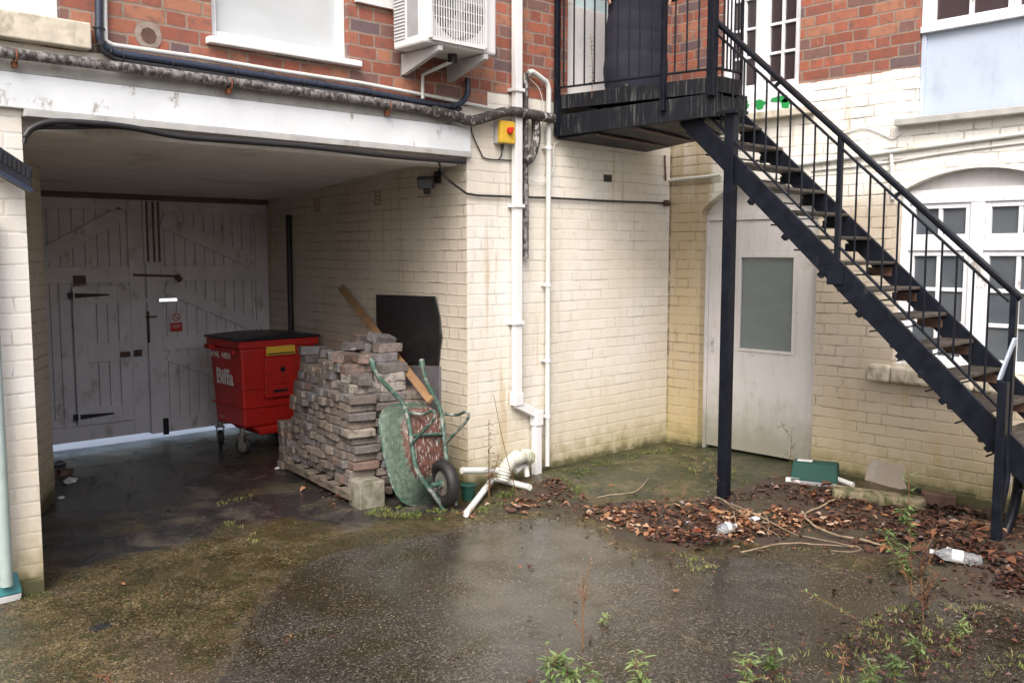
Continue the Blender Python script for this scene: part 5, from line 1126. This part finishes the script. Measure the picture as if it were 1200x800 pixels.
# black slotted channel on the left pier
ch = thing('slotted_channel', 'dark slotted plastic channel sticking out from the left pier under the beam', 'channel', (-5.4, -.2, 2.3))
a, b, c_, d_ = [PL(*q, 1, -.14) for q in [(-30, 152), (38, 197), (37, 224), (-30, 186)]]
m = MB(); m.prism([a, b, c_, d_], (0, .09, 0)); m.build('channel', 'channel_black', ch, bevel=.006)
m = MB()
for k in range(12):
    f = .04+.08*k; p = a.lerp(b, f); q = d_.lerp(c_, f); m.bar(p.lerp(q, .12)+Vector((0, -.003, 0)), p.lerp(q, .55)+Vector((0, -.003, 0)), .012, .006, side=(1, 0, 0))
m.build('slot', 'rubber', ch)
m = MB(); m.bar(d_+Vector((0, -.012, .0)), c_+Vector((0, -.012, .0)), .02, .02); m.build('lip', 'cable_blue_black', ch)
# ------------------------------------------------------------------ litter of leaves, moss, weeds
def scatter_poly(poly, n, seed):
    r = random.Random(seed); xs = [p[0] for p in poly]; ys = [p[1] for p in poly]; out = []
    while len(out) < n:
        x, y = r.uniform(min(xs), max(xs)), r.uniform(min(ys), max(ys))
        if x < -.01 and (y < -.01 or x < -2.5) and inpoly(x, y, poly): out.append((x, y))
    return out
def leafpile(name, pts, seed, Lr=(.022, .070), zr=(.004, .028), tints=(0, .95), label=None):
    r = random.Random(seed); m = MB()
    for x, y in pts:
        a = r.uniform(0, 2*math.pi); t = r.uniform(-.7, .7); d = Vector((math.cos(a), math.sin(a), t*.5)); n = Vector((r.uniform(-.4, .4), r.uniform(-.4, .4), 1))
        L = Lr[0]+(Lr[1]-Lr[0])*r.random()**1.7; m.leaf((x, y, gz(x, y)+r.uniform(*zr)+(.016*(1+noise.noise(Vector((x*9, y*9, 2)))) if inpoly(x, y, litter_poly) else 0)), d, n, L, L*r.uniform(.35, .85), min(1, max(0, r.betavariate(1.5, 2.4)*(tints[1]-tints[0])+tints[0]+.28*noise.noise(Vector((x*1.6, y*1.6, 11)))-(.10 if y < -2.4 and x > -2 else 0))), r.uniform(-.1, .45))
    o = m.build(name, 'dead_leaf'); tag(o, label, 'leaves', kind='stuff'); return o
def dens(pts, sc, th, seed):
    return [(x, y) for x, y in pts if noise.noise(Vector((x*sc, y*sc, seed)))+random.uniform(-.22, .22) > th+.45*max(0, 1+pdist(x, y, litter_poly)/.16)*(1 if inpoly(x, y, litter_poly) else 0)]
pts = dens(scatter_poly(litter_poly, 14000, 1), 3.0, .0, 4.2)
leafpile('leaf_litter', pts, 5, Lr=(.012, .050), zr=(.002, .018), tints=(0, .85), label='wet brown and orange dead leaves drifted along the wall and round the stair foot')
dense = gp([(540, 606), (600, 590), (690, 592), (760, 600), (850, 592), (950, 600), (1010, 625), (960, 640), (880, 640), (770, 648), (730, 635), (700, 612), (640, 603)])
leafpile('leaf_litter', dens(scatter_poly(dense, 2200, 8), 3.5, .0, 2.2), 9, tints=(.2, 1.15), zr=(.01, .035), label='orange leaf drift in front of the black post')
rp2 = gp([(1040, 600), (1110, 585), (1200, 640), (1230, 720), (1130, 690), (1080, 660), (1050, 640)])
leafpile('leaf_litter', dens(scatter_poly(rp2, 2600, 18), 3.0, .06, 6.2), 19, tints=(0, .85), zr=(.0, .028), label='dark leaf drift round the foot of the staircase')
bigl = dens(scatter_poly(litter_poly, 650, 51), 2.2, .05, 7.7)
leafpile('leaf_litter', bigl, 52, Lr=(.05, .095), zr=(.012, .03), tints=(.3, 1.1), label='larger pale orange leaves lying on top of the leaf drift')
frag = dens(scatter_poly(litter_poly, 12000, 41), 2.0, -.12, 1.2)
leafpile('leaf_crumbs', frag, 42, Lr=(.007, .026), zr=(.0, .014), tints=(0, 1.0), label='crumbled leaf fragments and twigs between the drifted leaves')
fringe = [(x, y) for x, y in scatter_poly(gp([(520, 590), (640, 560), (800, 560), (950, 560), (1200, 600), (1210, 760), (1000, 700), (860, 680), (740, 660), (680, 630), (560, 625)]), 1500, 61) if not inpoly(x, y, litter_poly) and random.random() < math.exp(-pdist(x, y, litter_poly)/.10)+.03]
leafpile('leaf_litter', fringe, 62, Lr=(.010, .055), zr=(.003, .010), tints=(0, .95), label='stray dead leaves thinning out round the edge of the drift')
far = [(random.uniform(-5.6, -1.3), random.uniform(-4.2, 2.8)) for _ in range(330)]
far = [(x, y) for x, y in far if not (x > -3.4 and y > 0.2)]
leafpile('leaf_litter', far, 12, Lr=(.012, .045), zr=(.004, .010), tints=(0, .85), label='small dead leaves strewn over the wet yard')
leafpile('leaf_litter', scatter_poly(gp([(340, 555), (375, 552), (420, 600), (380, 598)]), 45, 21), 22, tints=(.2, .95), label='few brown leaves beside the pallet')
leafpile('leaf_litter', dens(scatter_poly(gp([(840, 800), (905, 765), (1000, 725), (1110, 715), (1200, 725), (1200, 800)]), 1500, 31), 3, -.1, 5), 32, Lr=(.008, .04), tints=(0, .7), zr=(.0, .03), label='dark scraps of leaves in the right foreground')
def tuft(m, x, y, r, n, h, spread, tint, z=None):
    for _ in range(n):
        a = r.uniform(0, 6.28); l = h*r.uniform(.5, 1.2); d = Vector((math.cos(a)*spread, math.sin(a)*spread, 1)).normalized(); p = Vector((x+r.uniform(-.02, .02), y+r.uniform(-.02, .02), gz(x, y) if z is None else z)); w_ = Vector((-math.sin(a), math.cos(a), 0))*.0022
        q = p+d*l*.6; e = q+Vector((d.x, d.y, d.z*.2))*l*.5; t_ = min(1, max(0, tint+r.uniform(-.25, .25)))
        m.add([p-w_, p+w_, q+w_*.8, q-w_*.8, e], [(0, 1, 2, 3), (3, 2, 4)], False, t_)
def mossbed(name, poly, n, seed, h, tint, label):
    r = random.Random(seed); m = MB()
    for x, y in scatter_poly_any(poly, n, seed):
        if noise.noise(Vector((x*5, y*5, seed)))+r.uniform(-.2, .2) > -.05: tuft(m, x, y, r, 9, h, .8, tint)
    o = m.build(name, 'moss'); tag(o, label, 'moss', kind='stuff')
def scatter_poly_any(poly, n, seed):
    r = random.Random(seed); xs = [p[0] for p in poly]; ys = [p[1] for p in poly]; out = []
    while len(out) < n:
        x, y = r.uniform(min(xs), max(xs)), r.uniform(min(ys), max(ys))
        if inpoly(x, y, poly): out.append((x, y))
    return out
mossbed('moss', gp([(425, 603), (470, 590), (545, 600), (540, 612), (470, 608)]), 130, 1, .035, .75, 'bright moss and grass at the foot of the wheelbarrow')
mossbed('moss', gp([(545, 604), (590, 575), (660, 560), (710, 590), (640, 600)]), 240, 2, .05, .65, 'green grass tufts among the leaves below the white pipes')
mossbed('moss', gp([(640, 552), (700, 538), (782, 524), (800, 530), (720, 548), (660, 566)]), 260, 3, .022, .6, 'moss fringe along the wall foot left of the corner')
mossbed('moss', gp([(790, 535), (850, 530), (880, 570), (830, 575)]), 110, 4, .035, .95, 'tawny dry grass behind the black post')
mossbed('moss', gp([(880, 580), (930, 560), (985, 570), (960, 590)]), 60, 5, .04, .6, 'grass tufts round the green box')
mossbed('moss', gp([(255, 590), (300, 578), (300, 586), (262, 596)]), 22, 6, .03, .8, 'thin grass line growing in a joint in the passage mouth')
mossbed('moss', gp([(262, 612), (272, 610), (310, 636), (300, 640)]), 22, 7, .03, .9, 'thin grass line growing in a crack in the mossy concrete')
mossbed('moss', [(-5.9, -.06), (-5.36, -.06), (-5.36, -.005), (-5.9, -.005)], 60, 8, .02, .4, 'moss along the foot of the left pier')
mossbed('moss', gp([(740, 655), (790, 640), (840, 665), (830, 672)]), 70, 9, .02, .9, 'dry moss on the concrete edge before the leaf drift')
mossbed('moss', gp([(880, 800), (1010, 720), (1120, 690), (1200, 740), (1200, 800)]), 170, 10, .035, .85, 'straggly grass over the right foreground')
def plant(name, label, cat, px, h, lean=(0, 0), leafL=.05, n=22, mat='green_leaf', smat='dry_stem', tint=.5, r0=.004, branches=0, seed=1, base=None, curve=0.0, group=None, lw=(.18, .34)):
    r = random.Random(seed); b = Vector(base) if base else PG(*px); t = thing(name, label, cat, tuple(b), group)
    top_ = b+Vector((lean[0], lean[1], h)); mid = b.lerp(top_, .5)+Vector((r.uniform(-1, 1)*curve, r.uniform(-1, 1)*curve, 0))
    stem = smooth_path([b-Vector((0, 0, .01)), mid, top_], 8); m = MB(); m.tube(stem, [r0*(1-.6*i/len(stem)) for i in range(len(stem))], 6)
    br = [stem]
    for k in range(branches):
        s_ = stem[r.randrange(2, len(stem)-3)]; a = r.uniform(0, 6.28); l = h*r.uniform(.2, .5); e = s_+Vector((math.cos(a)*l*.5, math.sin(a)*l*.5, l*.8)); q = smooth_path([s_, s_.lerp(e, .5)+Vector((math.cos(a), math.sin(a), 0))*l*.08, e], 5); m.tube(q, r0*.5, 5); br.append(q)
    m.build('stem', smat, t); m = MB()
    for k in range(n):
        q = br[r.randrange(len(br))]; i = int((.15+.85*k/n)*(len(q)-1)) if q is stem else r.randrange(len(q)); a = k*2.4+r.uniform(-.4, .4)
        d = Vector((math.cos(a), math.sin(a), r.uniform(-.45, .6))); L = leafL*r.uniform(.6, 1.2)
        m.leaf(q[i], d, Vector((0, 0, 1))+d*.2, L, L*r.uniform(*lw), min(1, max(0, tint+r.uniform(-.3, .35))), r.uniform(-.1, .3))
    if n: m.build('foliage', mat, t)
    return t
plant('weed', 'tall dry brown dock stem beside the corner of the passage', 'weed', (573, 583), .58, (.02, .02), .045, 90, 'dead_leaf', tint=.35, r0=.005, branches=2, seed=2)
plant('twig', 'bare curved dark twig in front of the white downpipe', 'twig', (608, 585), .78, (-.14, .12), .02, 3, 'dead_leaf', tint=.1, r0=.004, seed=3, curve=.03)
plant('weed', 'tall green willowherb with whorled leaves before the staircase', 'weed', (1068, 690), .66, (-.03, .03), .050, 260, tint=.6, r0=.006, branches=3, seed=4)
plant('weed', 'dense brown dead weed beside the tall green willowherb', 'weed', (1082, 725), .40, (.02, .02), .035, 220, 'dead_leaf', tint=.25, r0=.004, branches=20, seed=5, curve=.03)
plant('weed', 'slender green weed growing in front of the white back door', 'weed', (925, 560), .38, (.07, .03), .045, 26, tint=.3, r0=.003, branches=4, seed=6)
plant('weed', 'thin leafless brown stem standing alone in the middle of the yard', 'weed', (683, 757), .34, (.03, .03), .02, 46, 'dead_leaf', tint=.55, r0=.005, branches=5, seed=7)
plant('weed', 'pale green bending stem lying over the wet concrete left of the willowherb', 'weed', (1003, 722), .14, (-.20, .20), .03, 24, tint=.9, r0=.003, seed=8)
fg = [((668, 812), .16, 16, .075, .8, 'leafy green weed at the bottom edge left of centre'), ((650, 806), .17, 12, .07, .6, 'small dark leaved weed left of the bottom centre clump'), ((745, 815), .17, 16, .07, .9, 'bright green weed at the bottom centre edge'), ((700, 812), .12, 10, .06, .7, 'low weed between the two bottom centre clumps'), ((905, 790), .13, 18, .06, .5, 'leafy weed at the bottom edge below the staircase'), ((880, 812), .14, 12, .06, .9, 'pale weed near the bottom edge right of centre'), ((1010, 812), .13, 22, .05, .5, 'green weed clump in the bottom right among dead leaves'), ((1050, 815), .15, 22, .05, .4, 'spreading weed at the bottom right edge'), ((1075, 770), .10, 14, .05, .5, 'small weed in the right foreground'), ((1128, 745), .08, 10, .05, .8, 'tiny bright weed near the right edge'), ((705, 728), .03, 8, .04, 1.0, 'tiny lime green seedling in the middle of the yard')]
for i, (px, h, n, L, ti, lab) in enumerate(fg):
    plant('weed', lab, 'weed', px, h, (random.uniform(-.06, .06), random.uniform(-.06, .06)), L*.85, n*4, tint=ti, r0=.0025, branches=10, seed=20+i, curve=.03)
for i, (px, h, lab) in enumerate([((985, 790), .10, 'brown dead weed tangle at the bottom right'), ((850, 585), .20, 'dry tawny grass stalk leaning on the black post'), ((795, 590), .22, 'thin dead twig with branches rising from the leaf drift'), ((130, 800), .03, 'dead twig scraps at the bottom left edge')]):
    plant('weed', lab, 'weed', px, h, (.05-.1*(i % 2), .03), .03, 20, 'dead_leaf', tint=.6, r0=.003, branches=6, seed=50+i, curve=.03)
# ivy spray on the landing rail
iv = lp(.26, 0); t = plant('ivy_sprig', 'thin trailing ivy sprig twined up a baluster of the landing railing', 'plant', None, .46, (-.02, 0), .03, 46, tint=.05, r0=.003, seed=70, base=(iv.x-.02, iv.y, 2.99), curve=.01)
# ------------------------------------------------------------------ odds and ends along the wall
def stickp(pxs, r, label, name='stick', mat='stick', cat='stick', up=.03, seg=8, n=5):
    pts = smooth_path([PG(x, y, up if not isinstance(up, list) else up[i]) for i, (x, y) in enumerate(pxs)], n*2); pts = [p+Vector((noise.noise(p*11), noise.noise(p*11+Vector((5, 0, 0))), .5*noise.noise(p*11+Vector((0, 7, 0)))))*.012 for p in pts]; r = [r*.72*(1-.45*i/len(pts)+.25*noise.noise(p*30)) for i, p in enumerate(pts)]; return rp(name, pts, r, mat, label, cat, seg)
stickp([(940, 600), (952, 614), (975, 625), (1000, 630)], .013, 'curved grey brown branch lying on the leaves by the kerb stone', 'branch', cat='branch', up=.045)
stickp([(1008, 632), (1045, 642)], .013, 'short straight pale stick end beyond the curved branch', 'branch', cat='branch', up=.035)
stickp([(945, 601), (980, 584)], .010, 'grey stick pointing from the branch to the kerb stone', 'stick', cat='stick', up=.04)
stickp([(838, 582), (880, 600), (935, 628)], .008, 'long pale stick running down right from the black post', up=[.10, .09, .06])
stickp([(848, 586), (885, 612), (915, 628)], .005, 'thin pale reed below the long pale stick', up=.08)
stickp([(868, 647), (905, 638), (935, 636), (1000, 640)], .007, 'long thin pale stick along the front edge of the leaves', up=.035)
stickp([(895, 600), (901, 612), (900, 628)], .005, 'short thin reed crossing the long pale stick', up=.09)
stickp([(860, 600), (862, 618), (840, 625)], .005, 'forked thin reed beside the clear bottle', up=.06)
stickp([(940, 628), (1003, 640), (1000, 646), (975, 645)], .005, 'bent thin reed among the leaves', up=.05)
stickp([(700, 582), (745, 575), (760, 560)], .007, 'thin grey stick on the slab left of the post', up=.02)
stickp([(1180, 612), (1230, 628)], .018, 'white edged pale timber by the staircase foot', 'timber', 'paper', 'timber', up=.03)
# white pipes on the ground by the downpipe
rp('plastic_pipe', [PG(546, 602, .03), PG(576, 566, .03)+Vector((0, 0, .02)), PG(590, 564, .03)+Vector((0, 0, .01)), PG(621, 571, .04)], .024, 'white_pipe', 'bent white plastic pipe lying on the ground by the wheelbarrow', 'pipe', 12)
rp('plastic_pipe', [PL(541, 551, 1, -.12), PL(590, 551, 1, -.12)], .024, 'white_pipe', 'straight white pipe lying along the wall behind the bent pipe', 'pipe', 12)
hp = smooth_path([PL(588, 563, 1, -.16), PL(592, 549, 1, -.16), PL(600, 539, 1, -.16), PL(612, 534, 1, -.16), PL(622, 536, 1, -.16)], 16); m = MB(); m.tube([p+Vector((noise.noise(p*9)*.01, 0, noise.noise(p*13)*.01)) for p in hp], [.050+.006*math.sin(i*1.6)+.012*noise.noise(p*15) for i, p in enumerate(hp)], 16); tag(m.build('flexible_hose', 'dirty_white'), 'fat ribbed dirty white hose curled against the wall left of the downpipe foot', 'hose')
rp('plastic_pipe', smooth_path([PL(604, 552, 1, -.14), PL(615, 545, 1, -.14), PL(618, 558, 1, -.16)], 5), .022, 'white_pipe', 'short white pipe elbow in front of the white bag', 'pipe', 10)
gb = thing('green_tub', 'small dark green plastic tub behind the wheelbarrow wheel', 'tub', tuple(PG(550, 585)))
c = PG(549, 585); m = MB(); m.tube([c+Vector((0, 0, 0)), c+Vector((0, 0, .10)), c+Vector((0, 0, .11))], [.042, .054, .058], 20); m.build('body', 'green_box', gb)
m = MB(); m.ring(c+Vector((0, 0, .11)), (0, 0, 1), .057, .005, 24, 6); m.build('rim', 'green_box', gb)
# green bait box by the back door
c = PG(952, 572); gx = thing('bait_box', 'dark green plastic box with white label on the ground by the back door', 'plastic box', tuple(c))
c = PG(955, 567); ax, ay, cc = slopebox(c, .34, .22, .17, R(-68), 'green_box', gx, 'ac_grey')
m = MB(); m.obox(cc-ax*.08+ay*.02+Vector((0, 0, .172)), ax, ay, (0, 0, 1), .055, .03, .002); m.build('label', 'paper', gx)
m = MB(); m.obox(cc-ay*.0-ax*.15-ay*.102+Vector((0, 0, .04)), ax, (0, 0, 1), ay, .05, .018, .003); m.build('label', 'paper', gx)
rp('plastic_pipe', [PG(938, 545, .10), PG(1000, 568, .06)], .019, 'white_pipe', 'white pipe offcut lying behind the dark green box', 'pipe', 12)
# kerb stone and loose brick
k0, k1 = PG(968, 585), PG(1078, 600); kd = (k1-k0).normalized()
m = MB(); n = 9
for i in range(n):
    pass
m.bar(k0+Vector((.08, 0, .035)), k1+Vector((.08, 0, .035)), .10, .15, side=(0, 0, 1)); o = m.build('kerb_stone', 'mossy_stone', bevel=.02)
tag(o, 'mossy old kerb stone lying along the foot of the right wall', 'kerb stone')
c = PG(1095, 596); m = MB(); m.obox(c+Vector((.06, 0, .055)), kd, kd.cross(ZA), ZA, .11, .055, .05); tag(m.build('brick', 'rusty_steel', bevel=.010), 'single dark red brick lying at the end of the kerb stone', 'brick')
m = MB(); h0, h1 = PL(1072, 571, 0, -.003), PL(1086, 576, 0, -.003); m.prism([(-.005, h0.y, h0.z), (-.005, h1.y-.03, h1.z-.01), (-.005, h1.y-.03, h1.z-.05), (-.005, h0.y, h0.z-.03)], (.004, 0, 0)); m.build('wall_hole', 'rubber', bld)
# bottles and paper
def bottle(px, ang, L, r, label, mat='clear_plastic', capm='paper', tilt=.1):
    c = PG(*px); d = Vector((math.cos(ang), math.sin(ang), tilt)).normalized(); t = thing('bottle', label, 'bottle', tuple(c)); b = c+Vector((0, 0, r+.02))
    prof = [(0, .6), (.03, .95), (.12, .82), (.2, 1), (.3, .86), (.4, 1), (.5, .85), (.62, 1), (.72, .95), (.84, .5), (.9, .32), (.96, .32)]
    pts = [b+d*L*(p-.5)+Vector((0, 0, noise.noise(Vector((p*6, L, 1)))*.008)) for p, _ in prof]; m = MB(); m.tube(pts, [r*q for _, q in prof], 16); m.build('body', mat, t)
    m = MB(); m.cyl(b+d*L*.46, b+d*L*.52, r*.38, 12); m.build('cap', capm, t)
    m = MB(); m.tube([b+d*L*(-.12), b+d*L*(.10)], r*1.02, 16, caps=False); m.build('label_band', 'paper', t)
bottle((1120, 663), R(-62)+math.pi, .26, .036, 'crushed clear plastic bottle lying on the leaves right of the willowherb')
bottle((852, 628), R(-20), .13, .036, 'short crushed clear bottle in the leaf drift below the black post')
def crumple(px, s, label, mat='paper', cat='paper', name='crumpled_paper', seed=1, flat=.5):
    c = PG(*px); m = MB(); ell(m, c+Vector((0, 0, s*flat*.7)), s, s*.75, s*flat, 14, 10, lambda p: p*(1+.55*noise.noise(p*(2.2/s)+Vector((seed, 0, 0))))); m.sm = [False]*len(m.sm); tag(m.build(name, mat), label, cat)
crumple((885, 612), .045, 'small crumpled silver white paper right of the clear bottle', seed=3)
crumple((1118, 616), .075, 'crumpled white paper among dark leaves left of the stair foot', seed=5, flat=.3)
crumple((1143, 618), .06, 'white paper scrap closest to the foot post', seed=15, flat=.3)
crumple((1137, 607), .03, 'tiny white paper scrap at the wall foot', seed=17, flat=.3)
crumple((1112, 648), .035, 'small pale scrap above the clear bottle', seed=19)
crumple((814, 625), .05, 'crumpled orange red wrapper in the leaf drift', 'red_wrapper', 'wrapper', 'wrapper', seed=7, flat=.35)
crumple((806, 616), .035, 'pale twisted end of wrapper beside the orange one', 'paper', 'wrapper', 'wrapper', seed=8)
crumple((83, 565), .05, 'crumpled white rubbish in the dark corner left of the gate', seed=9)
crumple((76, 557), .07, 'dark brown bag in the dark corner left of the gate', 'red_wrapper' if False else 'rusty_steel', 'rubbish', 'bag', seed=10)
crumple((70, 545), .05, 'grey rag against the left passage wall', 'grey_board', 'rubbish', 'rag', seed=12)
crumple((72, 584), .022, 'small white scrap at the foot of the left passage wall', seed=13)
crumple((326, 549), .03, 'small white scrap on the ground between bin and pallet', seed=14, flat=.3)
crumple((118, 735), .05, 'dark wet leaf clump in the left foreground', 'rubber', 'rubbish', 'leaf_clump', seed=16, flat=.12)
c = PL(1178, 570, 0, fx+.06); m = MB(); m.tube(smooth_path([c+Vector((0, 0, .12)), c+Vector((0.01, 0, .04)), c+Vector((0, .03, -.05)), c+Vector((.01, .05, -.12))], 4), [.012]+[.028]*11+[.008], 8); tag(m.build('rag', 'paper'), 'white plastic scrap caught behind the foot post of the staircase', 'rag')
for me in bpy.data.materials:
    if me.name == 'x': bpy.data.materials.remove(me); break
